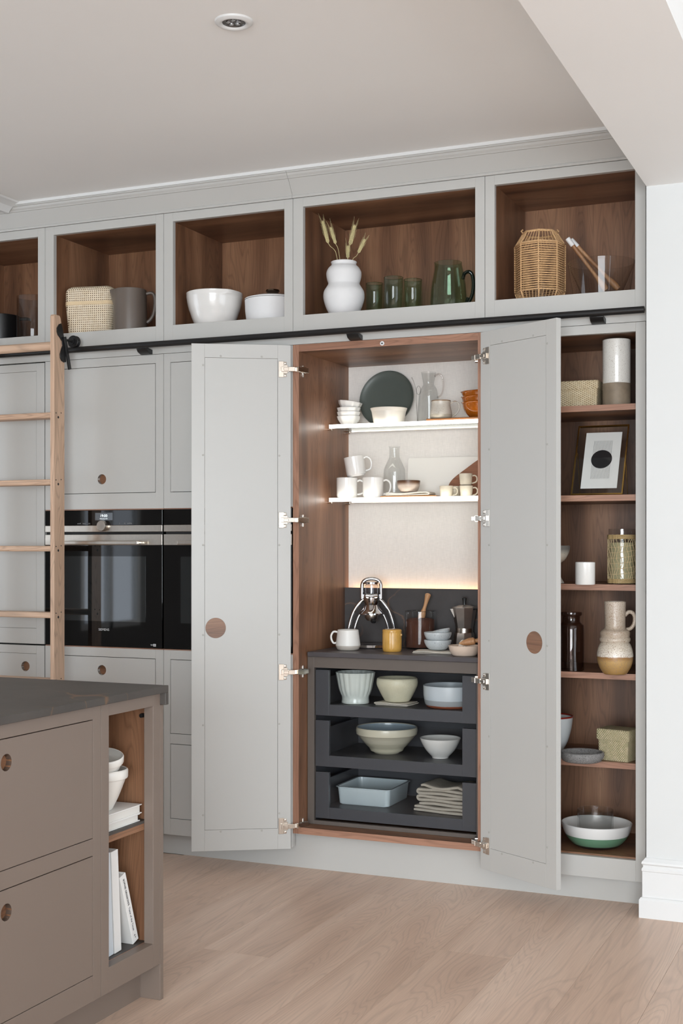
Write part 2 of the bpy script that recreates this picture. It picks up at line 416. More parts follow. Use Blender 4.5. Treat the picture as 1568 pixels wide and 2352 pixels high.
# wall behind the camera, with the glazed doors
struct(MB().frame(XL, XR, 0, CZ, -1.1, 3.1, 0.1, 2.5, YF, YF + 0.06).build('wall_front', HIDW, smooth=False))
struct(MB().add([], []).box(XR, XR + 0.06, YF, -4.9, 0, CZ).box(XR, XR + 0.06, -1.5, YB, 0, CZ).box(XR, XR + 0.06, -4.9, -1.5, 2.4, CZ).box(XR, XR + 0.06, -4.9, -1.5, 0, 0.15).build('wall_right', HIDW, smooth=False))
m = MB()
for ya, yb in ((YF, -5.15), (-4.25, -3.4), (-1.2, YB)): m.box(XL - 0.06, XL, ya, yb, 0, CZ)
m.box(XL - 0.06, XL, -5.15, -4.25, 0, 0.6).box(XL - 0.06, XL, -5.15, -4.25, 1.7, CZ).box(XL - 0.06, XL, -3.4, -1.2, 0, 0.65).box(XL - 0.06, XL, -3.4, -1.2, 2.25, CZ)
struct(m.build('wall_left', HIDW, smooth=False))
def window(name, frm, pane):
    w = struct(frm.build(name, SKIRT, smooth=False)); pane.build('pane', GLASSC, w, smooth=False)
m = MB().frame(-1.1, 3.1, 0.1, 2.5, -1.05, 3.05, 0.15, 2.45, YF, YF + 0.06)
for xx in (0.3, 1.7): m.box(xx - 0.03, xx + 0.03, YF, YF + 0.06, 0.15, 2.45)
window('window_1', m, MB().box(-1.05, 3.05, YF + 0.02, YF + 0.03, 0.15, 2.45))
m = MB()
for yy in (-4.9, -3.78, -2.66, -1.55): m.box(XR, XR + 0.06, yy, yy + 0.05, 0.15, 2.4)
window('window_2', m.box(XR, XR + 0.06, -4.85, -1.55, 0.15, 0.2).box(XR, XR + 0.06, -4.85, -1.55, 2.35, 2.4), MB().box(XR + 0.02, XR + 0.03, -4.85, -1.55, 0.2, 2.35))
m = MB()
for yy in (-5.15, -4.72, -4.30): m.box(XL - 0.06, XL, yy, yy + 0.05, 0.6, 1.7)
window('window_3', m.box(XL - 0.06, XL, -5.10, -4.30, 0.6, 0.65).box(XL - 0.06, XL, -5.10, -4.30, 1.65, 1.7), MB().box(XL - 0.04, XL - 0.03, -5.10, -4.30, 0.65, 1.65))
m = MB()
for yy in (-3.4, -2.32, -1.25): m.box(XL - 0.06, XL, yy, yy + 0.05, 0.65, 2.25)
window('window_4', m.box(XL - 0.06, XL, -3.35, -1.25, 0.65, 0.7).box(XL - 0.06, XL, -3.35, -1.25, 2.2, 2.25), MB().box(XL - 0.04, XL - 0.03, -3.35, -1.25, 0.7, 2.2))
# pier on the right of the cabinets and the beam it carries
struct(MB().box(-0.834, 0.9, -0.11, YB, 0, 2.56).build('wall_pier', WALLW, smooth=False))
struct(MB().prism([(-0.834, YB), (-0.834, -0.11), (-0.760, YF), (-0.470, YF), (-0.516, -0.11), (-0.516, YB)], 2.558, CZ, 'z').build('trim_1', CEIL, smooth=False))
# skirting of the pier: board, cap moulding and plinth block
prof = [(0, 0), (-0.022, 0), (-0.022, 0.062), (-0.017, 0.070), (-0.012, 0.072), (-0.012, 0.160), (-0.014, 0.163), (-0.014, 0.170), (-0.010, 0.176),
        (-0.010, 0.182), (-0.015, 0.188), (-0.013, 0.195), (-0.009, 0.199), (-0.004, 0.206), (0, 0.208)]
m = MB(); n = len(prof)
ring = lambda q: [(-0.834 + q[0], YB - 0.05, q[1]), (-0.834 + q[0], -0.11 + q[0], q[1]), (0.88, -0.11 + q[0], q[1])]
vs = [p for q in prof for p in ring(q)]
m.add(vs, [(3 * i + k, 3 * i + k + 1, 3 * i + k + 4, 3 * i + k + 3) for i in range(n - 1) for k in (0, 1)])
struct(m.build('baseboard_pier', SKIRT, ang=25))
# downlight in the ceiling
dl = thing('downlight', 'small round white recessed downlight in the ceiling', 'ceiling light', (-1.764, -1.424, CZ))
MB().lathe([(0.033, -0.002), (0.035, -0.007), (0.040, -0.010), (0.046, -0.010), (0.054, -0.005), (0.0555, 0.0)], 40).build('rim', SKIRT, dl)
MB().lathe([(0.0335, -0.0045), (0.031, -0.001), (0, -0.001)], 40).build('reflector', plain('reflector', rgb(96, 94, 92), 0.3, 0.5), dl)
for i in range(5):
    a = 2 * math.pi * i / 5; MB().lathe([(0.007, 0), (0.006, -0.004), (0, -0.006)], 12, (0.016 * math.cos(a), 0.016 * math.sin(a), -0.001)).build('lens', CHROME, dl)
# coved moulding and lower ceiling strip on the left
cv = [(-3.545, CZ), (-3.552, CZ - 0.006), (-3.565, CZ - 0.010), (-3.585, CZ - 0.02), (-3.60, CZ - 0.036), (-3.606, CZ - 0.044), (-3.62, CZ - 0.044), (-3.62, CZ)]
struct(MB().prism(cv, -0.06, YF, 'y').build('trim_2', SKIRT, ang=20))

# ================================================================== tall cabinets
XB = [-4.057, -3.457, -2.857, -2.257, -1.456, -0.856]
FD = 0.022                                  # frame thickness
g = 0.0008
def pull(panel_x, panel_z, r, y0, parent, deep=0.016):
    MB().lathe([(r, 0), (r, -deep), (0, -deep)], 36).xf(Matrix.Translation((panel_x, y0 + 0.0005, panel_z)) @ Matrix.Rotation(R(90), 4, 'X')).build('finger_pull', WALX, parent, world=True)
def front(name, parent, x0, x1, z0, z1, hole=None, bead=None, mat=PAINT, y0=0.0):
    "an inset door or drawer front, with its round finger pull and, for overlay doors, the beaded panel"
    y1 = y0 + 0.02
    if bead:
        b0, b1, c0, c1 = bead
        d = MB().frame(x0, x1, z0, z1, b0, b1, c0, c1, y0, y1).build(name, mat, parent, smooth=False, bev=0.0012, world=True)
        q = MB()
        if hole: q.holed(b0 + 0.001, b1 - 0.001, c0 + 0.001, c1 - 0.001, hole[0], hole[1], 0.0215, y0 + 0.0015, y1)
        else: q.box(b0 + 0.001, b1 - 0.001, y0 + 0.0015, y1, c0 + 0.001, c1 - 0.001)
        q.build('panel', mat, d, smooth=False, world=True)
    else:
        q = MB()
        if hole: q.holed(x0, x1, z0, z1, hole[0], hole[1], 0.0215, y0, y1)
        else: q.box(x0, x1, y0, y1, z0, z1)
        d = q.build(name, mat, parent, smooth=False, world=True, bev=0 if hole else 0.001)
    if hole: pull(hole[0], hole[1], 0.0215, y0, d)
    return d
def carcass(parent, x0, x1, z0, z1, yb=0.58, mat=GAP):
    MB().box(x0 + 0.002, x1 - 0.002, FD + 0.006, yb, z0, z1).build('carcass', mat, parent, smooth=False, world=True)

# --- upper row of open cabinets
UZ0, UZ1, OZ0, OZ1 = 2.146, 2.6915, 2.222, 2.655
UB = 0.43
up_labels = ['painted grey upper cabinet, open, holding a black pot and a smoked glass vase',
             'painted grey upper cabinet, open, holding a woven lidded basket and a grey pitcher',
             'painted grey upper cabinet, open, holding a white mixing bowl and a white saucepan',
             'wide painted grey upper cabinet, open, holding a white vase of wheat and green glassware',
             'painted grey upper cabinet, open, holding a rope lantern and a large glass salad bowl']
for i in range(5):
    x0, x1 = XB[i] + g, XB[i + 1] - g
    a, b = XB[i] + (0.045 if i < 4 else 0.038), XB[i + 1] - 0.038
    t = thing('upper_cabinet', up_labels[i], 'cabinet', ((x0 + x1) / 2, 0.2, UZ0))
    MB().frame(x0, x1, UZ0, UZ1, a, b, OZ0, OZ1, 0.0, FD).build('face_frame', PAINT, t, smooth=False, bev=0.0008, world=True)
    MB().box(a - 0.018, a, FD, UB + 0.01, OZ0 - 0.018, OZ1 + 0.018).build('side_panel', WALZ, t, smooth=False, world=True)
    MB().box(b, b + 0.018, FD, UB + 0.01, OZ0 - 0.018, OZ1 + 0.018).build('side_panel', WALZ, t, smooth=False, world=True)
    MB().box(a, b, FD, UB + 0.01, OZ1, OZ1 + 0.018).build('top_panel', WALX, t, smooth=False, world=True)
    MB().box(a, b, FD, UB + 0.01, OZ0 - 0.018, OZ0).build('bottom_panel', WALX, t, smooth=False, world=True)
    MB().box(a, b, UB, UB + 0.01, OZ0, OZ1).build('back_panel', WALZ, t, smooth=False, world=True)
# cornice: bead, sloping frieze, cove, in two lengths, then the white scribe strip
cp = [(0.03, 2.6925), (-0.006, 2.6925), (-0.008, 2.697), (-0.007, 2.702), (-0.0035, 2.7035), (-0.042, 2.7605), (-0.047, 2.7615), (-0.048, 2.7645), (-0.0545, 2.772), (-0.0575, 2.780), (-0.062, 2.7815), (-0.062, 2.7875), (0.03, 2.7875)]
struct(MB().prism(cp, XB[0] - 0.6, XB[3] - 0.0006, 'x').build('trim_3', PAINT, ang=20))
struct(MB().prism(cp, XB[3] + 0.0006, XB[5] + 0.018, 'x').build('trim_3', PAINT, ang=20))
struct(MB().box(XB[0] - 0.6, XB[5] + 0.018, -0.066, 0.03, 2.7878, CZ).build('trim_4', SKIRT, smooth=False))
# batten that carries the rail, plinth, end filler
struct(MB().box(XB[0], XB[5], 0.0, 0.03, 2.1055, 2.145).build('trim_5', PAINT, smooth=False))
struct(MB().box(XB[0], XB[5], 0.045, 0.065, 0.0, 0.1455).build('trim_6', PAINT, smooth=False))
struct(MB().box(XB[5] + 0.0005, XB[5] + 0.019, 0.0225, 0.58, 0.0, 2.69).build('trim_7', PAINT, smooth=False))

ZT, ZB = 2.1040, 0.09
# --- A: larder / fridge housing with overlay doors
t = thing('tall_cabinet', 'painted grey tall cabinet with beaded overlay doors behind the ladder rungs', 'cabinet', ((XB[0] + XB[1]) / 2, 0.3, ZB))
carcass(t, XB[0], XB[1], 0.15, ZT)
front('door', t, XB[0] + 0.003, XB[1] - 0.004, 0.868, 2.100, None, (XB[0] + 0.043, -3.503, 0.936, 2.066))
front('door', t, XB[0] + 0.003, XB[1] - 0.004, ZB, 0.861, (-3.562, 0.768), (XB[0] + 0.043, -3.503, 0.158, 0.825))
# --- B, C: oven housings
OVT, OVB = 1.456, 0.862
oh = ['painted grey oven housing with a lift-up door, its oven beside the ladder', 'painted grey oven housing mostly hidden behind the open pantry door']
for k, i in enumerate((1, 2)):
    x0, x1 = XB[i] + g, XB[i + 1] - g; a, b = XB[i] + 0.0385, XB[i + 1] - 0.0385
    if i == 2: a = XB[i] + 0.033
    t = thing('oven_housing', oh[k], 'cabinet', ((x0 + x1) / 2, 0.3, ZB))
    MB().frame(x0, x1, OVT, ZT, a, b, 1.523, 2.067, 0, FD).build('face_frame', PAINT, t, smooth=False, bev=0.0008, world=True)
    fr = MB().box(x0, a, 0, FD, ZB, OVB).box(b, x1, 0, FD, ZB, OVB).box(a, b, 0, FD, 0.824, OVB).box(a, b, 0, FD, 0.471, 0.513).box(a, b, 0, FD, ZB, 0.158)
    fr.build('face_frame', PAINT, t, smooth=False, bev=0.0008, world=True)
    MB().box(x0 + 0.002, x1 - 0.002, FD + 0.006, 0.58, 0.150, OVB - 0.006).box(x0 + 0.002, x1 - 0.002, FD + 0.006, 0.58, OVT + 0.006, ZT).box(x0 + 0.002, x1 - 0.002, 0.56, 0.58, OVB, OVT).build('carcass', GAP, t, smooth=False, world=True)
    for za in (OVB - 0.0005, OVT - 0.004): MB().box(x0, x1, 0.003, 0.02, za, za + 0.0045).build('edge_strip', WALE, t, smooth=False, world=True)
    e = 0.0022; mx = (a + b) / 2
    front('door', t, a + e, b - e, 1.523 + e, 2.067 - e, (-3.163, 1.584) if i == 1 else (mx, 1.584))
    front('drawer', t, a + e, b - e, 0.513 + e, 0.824 - e, (-3.163, 0.766) if i == 1 else (mx, 0.766))
    front('drawer', t, a + e, b - e, 0.158 + e, 0.471 - e, (mx, 0.412))
    # the oven itself
    ov = thing('built_in_oven', ['black glass built-in oven with clock display, knob and steel handle beside the ladder', 'black glass built-in oven mostly hidden behind the open pantry door'][k], 'oven', ((x0 + x1) / 2, 0.25, OVB + 0.005))
    p0, p1 = x0 + 0.003, x1 - 0.003; yf = -0.004
    MB().box(p0 + 0.012, p1 - 0.012, 0.024, 0.54, OVB + 0.006, OVT - 0.006).build('body', DARK, ov, smooth=False, world=True)
    cpn = MB().box(p0, p1, yf, 0.02, 1.3865, OVT - 0.005).build('control_panel', BLGLASS, ov, smooth=False, bev=0.001, world=True)
    MB().box(p0, p1, yf - 0.001, 0.02, 1.3585, 1.386).build('steel_trim', STEEL, ov, smooth=False, bev=0.001, world=True)
    MB().box(p0 + 0.004, p1 - 0.004, 0.008, 0.02, 1.347, 1.3585).build('vent_gap', DARK, ov, smooth=False, world=True)
    dr = MB().box(p0, p1, yf, 0.02, OVB + 0.006, 1.302).build('oven_door', BLGLASS, ov, smooth=False, bev=0.001, world=True)
    MB().box(p0, p1, yf - 0.001, 0.02, 1.302, 1.347).build('door_trim', STEEL, dr, smooth=False, bev=0.001, world=True)
    cx = (p0 + p1) / 2
    MB().box(cx - 0.215, cx + 0.215, yf - 0.0006, yf + 0.004, 0.976, 1.254).build('window', OVWIN, dr, smooth=False, world=True)
    hb = MB().box(cx - 0.205, cx + 0.205, yf - 0.048, yf - 0.034, 1.304, 1.3195)
    for sx in (-0.190, 0.190): hb.box(cx + sx - 0.008, cx + sx + 0.008, yf - 0.036, yf, 1.306, 1.318)
    hb.build('handle', STEEL, dr, smooth=False, bev=0.003, world=True)
    kx = onY(235, 1208, yf - 0.01).x if i == 1 else cx
    MB().lathe([(0.0235, 0), (0.0235, 0.018), (0.021, 0.021), (0, 0.021)], 40).xf(Matrix.Translation((kx, yf - 0.001, 1.384)) @ Matrix.Rotation(R(90), 4, 'X')).build('knob', STEEL, ov, world=True)
    sx0 = kx - 0.043
    scr = MB().box(sx0, sx0 + 0.088, yf - 0.0008, yf + 0.004, 1.408, 1.440).build('display', plain('display_%d' % k, rgb(92, 98, 104), 0.15, spec=0.8), cpn, smooth=False, world=True)
    off = Vector(ov.location)
    TM = lambda x, z, y=yf - 0.0016: Matrix.Translation(Vector((x, y, z)) - off) @ Matrix.Rotation(R(90), 4, 'X')
    text_mesh('19:00', 0.017, 'clock_digits', WHITEINK, cpn, TM(sx0 + 0.044, 1.4265))
    text_mesh('Wednesday 10:31', 0.0055, 'date_line', WHITEINK, cpn, TM(sx0 + 0.044, 1.4145))
    for xx, tx in ((-0.125, 'on/off'), (-0.098, 'menu'), (-0.072, '[>]'), (0.083, '(')  , (0.107, '<|'), (0.131, 'cooking')):
        text_mesh(tx, 0.0075, 'touch_mark', plain('touch_ink', rgb(150, 150, 150), 0.5) if 'touch_ink' not in MATS else MATS['touch_ink'], cpn, TM(kx + xx, 1.3945))
    text_mesh('SIEMENS', 0.0145, 'maker_lettering', plain('oven_ink', rgb(200, 202, 204), 0.5) if 'oven_ink' not in MATS else MATS['oven_ink'], dr, TM(kx + 0.002, onY(236, 1446, 0).z))
    if i == 1:
        w = onY(353, 1482, -0.005); MB().box(w.x - 0.003, w.x + 0.010, yf - 0.0008, yf, w.z - 0.0055, w.z + 0.0055).build('wifi_badge', MATS['oven_ink'], dr, smooth=False, world=True, bev=0.0003)
        text_mesh('Wi', 0.010, 'wifi_lettering', MATS['oven_ink'], dr, TM(w.x - 0.009, w.z)); text_mesh('Fi', 0.008, 'wifi_lettering', INK, dr, TM(w.x + 0.0035, w.z))

# --- D: pantry cabinet
PL, PR, PBK = -2.2555, -1.4575, 0.512
IL, IR = -2.230, -1.483
pc = thing('pantry_cabinet', 'walnut-lined pantry cabinet with two grey doors folded open', 'cabinet', ((PL + PR) / 2, 0.25, 0.146))
MB().box(PL, IL, 0.0, PBK, 0.146, 2.104).build('side_panel', WALZ, pc, smooth=False, bev=0.0008, world=True)
MB().box(IR, PR, 0.0, PBK, 0.146, 2.104).build('side_panel', WALZ, pc, smooth=False, bev=0.0008, world=True)
MB().box(IL, IR, 0.0, PBK, 2.076, 2.104).build('top_panel', WALX, pc, smooth=False, bev=0.0008, world=True)
MB().box(IL, IR, 0.0, PBK, 0.146, 0.172).build('bottom_panel', WALX, pc, smooth=False, bev=0.0008, world=True)
MB().box(IL, IR, PBK - 0.004, PBK + 0.004, 0.172, 2.076).build('back_panel', LINENBACK, pc, smooth=False, world=True)
# edge banding of the carcass front
for nm, q in (('edge_band', (PL, IL, 0.146, 2.104)), ('edge_band', (IR, PR, 0.146, 2.104))):
    MB().box(q[0], q[1], -0.0012, 0.0, q[2], q[3]).build(nm, WALEZ, pc, smooth=False, world=True)
for q in ((IL, IR, 2.076, 2.104), (IL, IR, 0.146, 0.172)):
    MB().box(q[0], q[1], -0.0012, 0.0, q[2], q[3]).build('edge_band', WALE, pc, smooth=False, world=True)
sw = MB().lathe([(0.0085, 0), (0.0085, 0.003), (0.0045, 0.0035), (0.004, 0.001), (0, 0.001)], 24).xf(Matrix.Translation((onY(878, 787, 0).x, -0.0012, 2.087)) @ Matrix.Rotation(R(90), 4, 'X')).build('door_sensor', WHITEM, pc, world=True)
MB().box(onY(878, 787, 0).x - 0.004, onY(878, 787, 0).x + 0.003, -0.004, -0.002, 2.085, 2.089).build('sensor_tip', INK, sw, smooth=False, world=True)
# splashback with warm strip light along its top
MB().box(IL + 0.001, IR - 0.001, 0.463, 0.478, 0.871, 1.118).build('splashback', STONE, pc, smooth=False, world=True)
MB().box(IL + 0.02, IR - 0.02, 0.484, 0.494, 1.098, 1.104).build('strip_light', LEDWARM, pc, smooth=False, world=True)

# doors: local x runs along the door from the hinge, local y is out of the inner face, z up
DZ0, DZ1, DW, DA = 0.089, 2.100, 0.394, 30.5
def pantry_door(hx, hy, flip, pullx, pullz, zc):
    s = -1 if flip else 1
    d = thing('door', '', 'x'); del d['label']; del d['category']
    d.parent = pc; d.location = Vector((hx, hy, 0)) - pc.location
    d.rotation_euler = (0, 0, R(DA) if flip else R(-DA))
    # inner face at y=0 facing -y, thickness towards +y
    X = lambda a: s * a
    gx0, gx1, gz0, gz1 = 0.052, DW - 0.052, DZ0 + 0.083, DZ1 - 0.055
    f = MB()
    f.frame(*(sorted((X(0), X(DW)))), DZ0, DZ1, *(sorted((X(gx0), X(gx1)))), gz0, gz1, 0.0, 0.022)
    f.build('stile_frame', DOORP, d, smooth=False, bev=0.0008)
    MB().holed(*(sorted((X(gx0 + 0.001), X(gx1 - 0.001)))), gz0 + 0.001, gz1 - 0.001, X(pullx), pullz, 0.0405, 0.0004, 0.0216).build('panel', DOORP, d, smooth=False)
    MB().lathe([(0.0402, 0), (0.0402, 0.021), (0, 0.021)], 40).xf(Matrix.Translation((X(pullx), 0.0212, pullz)) @ Matrix.Rotation(R(90), 4, 'X')).build('finger_pull', WALX, d)
    caps = []
    for kx in (gx0 - 0.006, gx1 + 0.006):
        for q in range(6): caps.append((kx, gz1 - 0.03 - q * (gz1 - gz0 - 0.09) / 5))
    for q in (0.22, 0.78):
        caps += [(gx0 + (gx1 - gx0) * q, gz1 + 0.007), (gx0 + (gx1 - gx0) * q, gz0 - 0.007)]
    cm = None
    for q in caps:
        if cm is None:
            o = MB().lathe([(0.0042, 0), (0.0036, 0.0010), (0, 0.0011)], 14).xf(Matrix.Rotation(R(90), 4, 'X')).build('screw_cap', plain('cap_grey', rgb(172, 170, 164), 0.5) if 'cap_grey' not in MATS else MATS['cap_grey'], d); cm = o.data
        else: o = bpy.data.objects.new('screw_cap', cm); COL.objects.link(o); o.parent = d
        o.location = (X(q[0]), 0, q[1])
    return d
ld = pantry_door(-2.2535, -0.026, True, DW - 0.0955, 0.973, 0)
rd = pantry_door(-1.4645, -0.026, False, DW - 0.1105, 0.953, 0)
# hinges: cup plate and cup on the door, jointed arm, mounting block on the carcass side
def hinge(door, z, flip):
    s = -1 if flip else 1
    X = lambda a: s * a
    m = MB()
    m.box(X(0.028), X(0.049), -0.003, 0.0, z - 0.032, z + 0.032)                       # screw plate
    m.box(X(0.012), X(0.029), -0.0025, 0.0, z - 0.017, z + 0.017)
    for q in (-0.024, 0.024):
        k = MB().lathe([(0.0055, 0), (0.005, 0.002), (0, 0.0025)], 12).xf(Matrix.Translation((X(0.022), -0.0025, z + q)) @ Matrix.Rotation(R(90), 4, 'X')); m.add(k.v, k.f)
        m.box(X(0.017), X(0.028), -0.004, 0.0, z + q - 0.006, z + q + 0.006)
    m.box(X(0.004), X(0.040), -0.010, -0.003, z - 0.010, z + 0.010)                     # folded arm
    m.box(X(0.006), X(0.030), -0.013, -0.009, z - 0.006, z + 0.006)
    m.box(X(-0.016), X(0.010), -0.014, -0.004, z - 0.009, z + 0.009)
    return m.build('hinge', NICKEL, door, smooth=False, bev=0.0012)
HZ_L = [onY(690, v, 0.03).z for v in (852, 1195, 1541, 1891)]
HZ_R = [onY(1105, v, 0.0).z for v in (822, 1191, 1562, 1935)]
for z in HZ_L: hinge(ld, z, True)
for z in HZ_R: hinge(rd, z, False)
def mount(z, side):
    xs, s = (IL, 1) if side == 'l' else (IR, -1)
    X = lambda a: xs + s * a
    m = MB()
    m.box(X(0.0), X(0.006), 0.024, 0.052, z - 0.009, z + 0.009)
    m.box(X(0.0), X(0.004), 0.030, 0.040, z - 0.026, z + 0.022)
    k = MB().box(-0.030, 0.034, -0.006, 0.006, -0.010, 0.010).xf(Matrix.Translation((X(0.010), 0.010, z)) @ Matrix.Rotation(R(74 * s), 4, 'Z')); m.add(k.v, k.f)
    k = MB().box(-0.022, 0.010, -0.009, 0.009, -0.0125, 0.0125).xf(Matrix.Translation((X(0.009), 0.020, z)) @ Matrix.Rotation(R(74 * s), 4, 'Z')); m.add(k.v, k.f)
    k = MB().box(-0.030, 0.006, -0.007, 0.007, -0.0085, 0.0085).xf(Matrix.Translation((X(-0.004), -0.012, z)) @ Matrix.Rotation(R(28 * s), 4, 'Z')); m.add(k.v, k.f)
    m.build('hinge_mount', NICKEL, pc, smooth=False, bev=0.0012, world=True)
for z in HZ_L: mount(z, 'l')
for z in HZ_R: mount(z, 'r')

# glass shelves with lit edges
for nm, z, lab in (('glass_shelf', 1.803, 'upper glass shelf with lit edges under the dark green plate'), ('glass_shelf', 1.496, 'lower glass shelf with lit edges under the white mugs')):
    s = thing(nm, lab, 'shelf', ((IL + IR) / 2, 0.38, z - 0.008), group='lit glass shelves in the pantry')
    MB().box(IL + 0.012, IR - 0.012, 0.275, 0.488, z - 0.008, z).build('pane', SHELFGL, s, smooth=False, world=True)
    MB().box(IL + 0.014, IR - 0.014, 0.267, 0.2745, z - 0.0125, z + 0.0025).build('light_strip', LEDW, s, smooth=False, world=True)
    MB().box(IL + 0.022, IR - 0.014, 0.4885, 0.496, z - 0.010, z + 0.001).build('light_strip', LEDB, s, smooth=False, world=True)
    MB().box(IL + 0.022, IR - 0.014, 0.4962, 0.4985, z - 0.012, z + 0.003).build('added_strip_shield', STEEL, s, smooth=False, world=True)  # opaque backing added to keep the rear strip's glow off the wall
    for yy in (0.285, 0.478):
        for q, e in ((IL, 1), (IR, -1)):
            k = MB().lathe([(0.0055, 0), (0.0055, 0.018), (0, 0.018)], 14).xf(Matrix.Translation((q, yy, z - 0.0145)) @ Matrix.Rotation(R(90 * e), 4, 'Y')); k.build('support_pin', NICKEL, s, world=True)

# drawer unit in the pantry foot and its stone worktop
wt = tag(MB().box(IL + 0.006, IR - 0.006, 0.065, 0.462, 0.850, 0.870).build('pantry_worktop', plain('worktop_stone', rgb(78, 74, 76), 0.4, var=0.06, vscale=12), smooth=False, bev=0.003), 'dark grey stone worktop inside the pantry', 'worktop')
du = thing('drawer_unit', 'taupe drawer unit in the pantry with three glass-fronted drawers', 'drawer unit', ((IL + IR) / 2, 0.28, 0.1722))
UX0, UX1 = IL + 0.002, IR - 0.002; DX0, DX1 = UX0 + 0.0285, UX1 - 0.0285
MB().frame(UX0, UX1, 0.1725, 0.8495, DX0, DX1, 0.188, 0.806, 0.078, 0.098).build('face_frame', UNITP, du, smooth=False, bev=0.0008, world=True)
MB().box(UX0, UX0 + 0.016, 0.098, 0.49, 0.1725, 0.8495).build('side_panel', DRAWER, du, smooth=False, world=True)
MB().box(UX1 - 0.016, UX1, 0.098, 0.49, 0.1725, 0.8495).build('side_panel', DRAWER, du, smooth=False, world=True)
MB().box(UX0, UX1, 0.49, 0.496, 0.1725, 0.8495).build('back_panel', DRAWER, du, smooth=False, world=True)
DRZ = [(0.613, 0.797), (0.407, 0.593), (0.197, 0.384)]
DFLOOR = []
for z0, z1 in DRZ:
    dx = thing('drawer', '', 'x'); del dx['label']; del dx['category']; dx.parent = du; dx.location = Vector(((DX0 + DX1) / 2, 0.1, z0)) - du.location
    a, b = DX0 + 0.0035, DX1 - 0.0035
    MB().box(a, a + 0.058, 0.086, 0.104, z0, z1).build('front_stile', DRAWER, dx, smooth=False, bev=0.0008, world=True)
    MB().box(b - 0.056, b, 0.086, 0.104, z0, z1).build('front_stile', DRAWER, dx, smooth=False, bev=0.0008, world=True)
    MB().box(a + 0.0582, b - 0.0562, 0.0866, 0.1035, z0, z0 + 0.045).build('front_rail', DRAWER, dx, smooth=False, bev=0.0008, world=True)
    MB().box(a + 0.0582, b - 0.0562, 0.092, 0.096, z0 + 0.045, z1 - 0.004).build('glass_front', GLASSC, dx, smooth=False, world=True)
    MB().box(a + 0.016, b - 0.016, 0.104, 0.485, z0 + 0.031, z0 + 0.041).build('base', DRAWER, dx, smooth=False, world=True)
    for q in (a + 0.016, b - 0.026): MB().box(q, q + 0.010, 0.104, 0.485, z0 + 0.041, z0 + 0.150).build('side', DRAWER, dx, smooth=False, world=True)
    MB().box(a + 0.026, b - 0.026, 0.475, 0.485, z0 + 0.041, z0 + 0.150).build('back', DRAWER, dx, smooth=False, world=True)
    DFLOOR.append(z0 + 0.041)

# --- E: open shelf cabinet on the right
EX0, EX1, EA, EB_, EBK = XB[4] + g, XB[5] - g, -1.419, -0.892, 0.42
ec = thing('open_shelf_cabinet', 'painted grey tall cabinet with open walnut shelves beside the white pier', 'cabinet', ((EX0 + EX1) / 2, 0.18, ZB))
MB().frame(EX0, EX1, ZB, ZT, EA, EB_, 0.166, 2.071, 0.0, FD).build('face_frame', PAINT, ec, smooth=False, bev=0.0008, world=True)
MB().box(EA - 0.018, EA, FD, EBK + 0.01, 0.146, 2.09).build('side_panel', WALZ, ec, smooth=False, world=True)
MB().box(EB_, EB_ + 0.018, FD, EBK + 0.01, 0.146, 2.09).build('side_panel', WALZ, ec, smooth=False, world=True)
MB().box(EA, EB_, EBK, EBK + 0.01, 0.146, 2.09).build('back_panel', WALZ, ec, smooth=False, world=True)
MB().box(EA, EB_, FD, EBK, 2.071, 2.09).build('top_panel', WALX, ec, smooth=False, world=True)
MB().box(EA, EB_, FD, EBK, 0.152, 0.172).build('bottom_panel', WALX, ec, smooth=False, world=True)
ESH = [1.815, 1.485, 1.158, 0.834, 0.510]
for z in ESH:
    sh = MB().box(EA, EB_, 0.031, EBK, z - 0.022, z).build('shelf', WALX, ec, smooth=False, world=True)
    MB().box(EA, EB_, 0.030, 0.031, z - 0.022, z).build('edge_band', WALE, sh, smooth=False, world=True)

# ================================================================== rail and ladder
RLZ, RLY = 2.138, -0.050
rl = thing('ladder_rail', 'long round black metal rail across the cabinet run', 'rail', (-2.4, RLY, RLZ))
MB().tube([(XB[0] - 0.3, RLY, RLZ), (XB[5] + 0.004, RLY, RLZ)], 0.0125, 20).build('bar', BLACK, rl, world=True)
for u in (333, 815, 1373):
    bx = onY(u, 770, -0.02).x
    k = MB().prism([(0.0, 2.104), (0.0, 2.124), (-0.046, 2.130), (-0.050, 2.124), (-0.040, 2.112), (-0.018, 2.104)], bx - 0.025, bx + 0.025, 'x')
    k.build('bracket', BLACK, rl, world=True, bev=0.002)
LX0, LX1, LY0, LY1 = -3.3005, -3.280, -0.180, -0.104
la = thing('library_ladder', 'pale oak library ladder hooked over the black rail', 'ladder', ((LX0 - 0.22), -0.142, 0))
def stile(x0, x1):
    o = MB().prism([(LY0, 0.0), (LY1, 0.0), (LY1, 2.165), (LY1 - 0.028, 2.262), (LY1 - 0.035, 2.272), (LY0 + 0.006, 2.272), (LY0, 2.264)], x0, x1, 'x')
    o.build('stile', ASH, la, smooth=False, bev=0.003, world=True)
LW = 0.44
stile(LX0, LX1); stile(LX0 - LW - 0.0205, LX0 - LW)
for z in (1.849, 1.567, 1.287, 1.006, 0.725, 0.444, 0.163):
    MB().box(LX0 - LW, LX0, LY0 + 0.002, LY0 + 0.072, z - 0.012, z + 0.012).build('rung', ASHX, la, smooth=False, bev=0.006, world=True)
MB().tube([(LX0 - LW, -0.142, 2.145), (LX0, -0.142, 2.145)], 0.0185, 20).build('top_rung', ASHX, la, world=True)
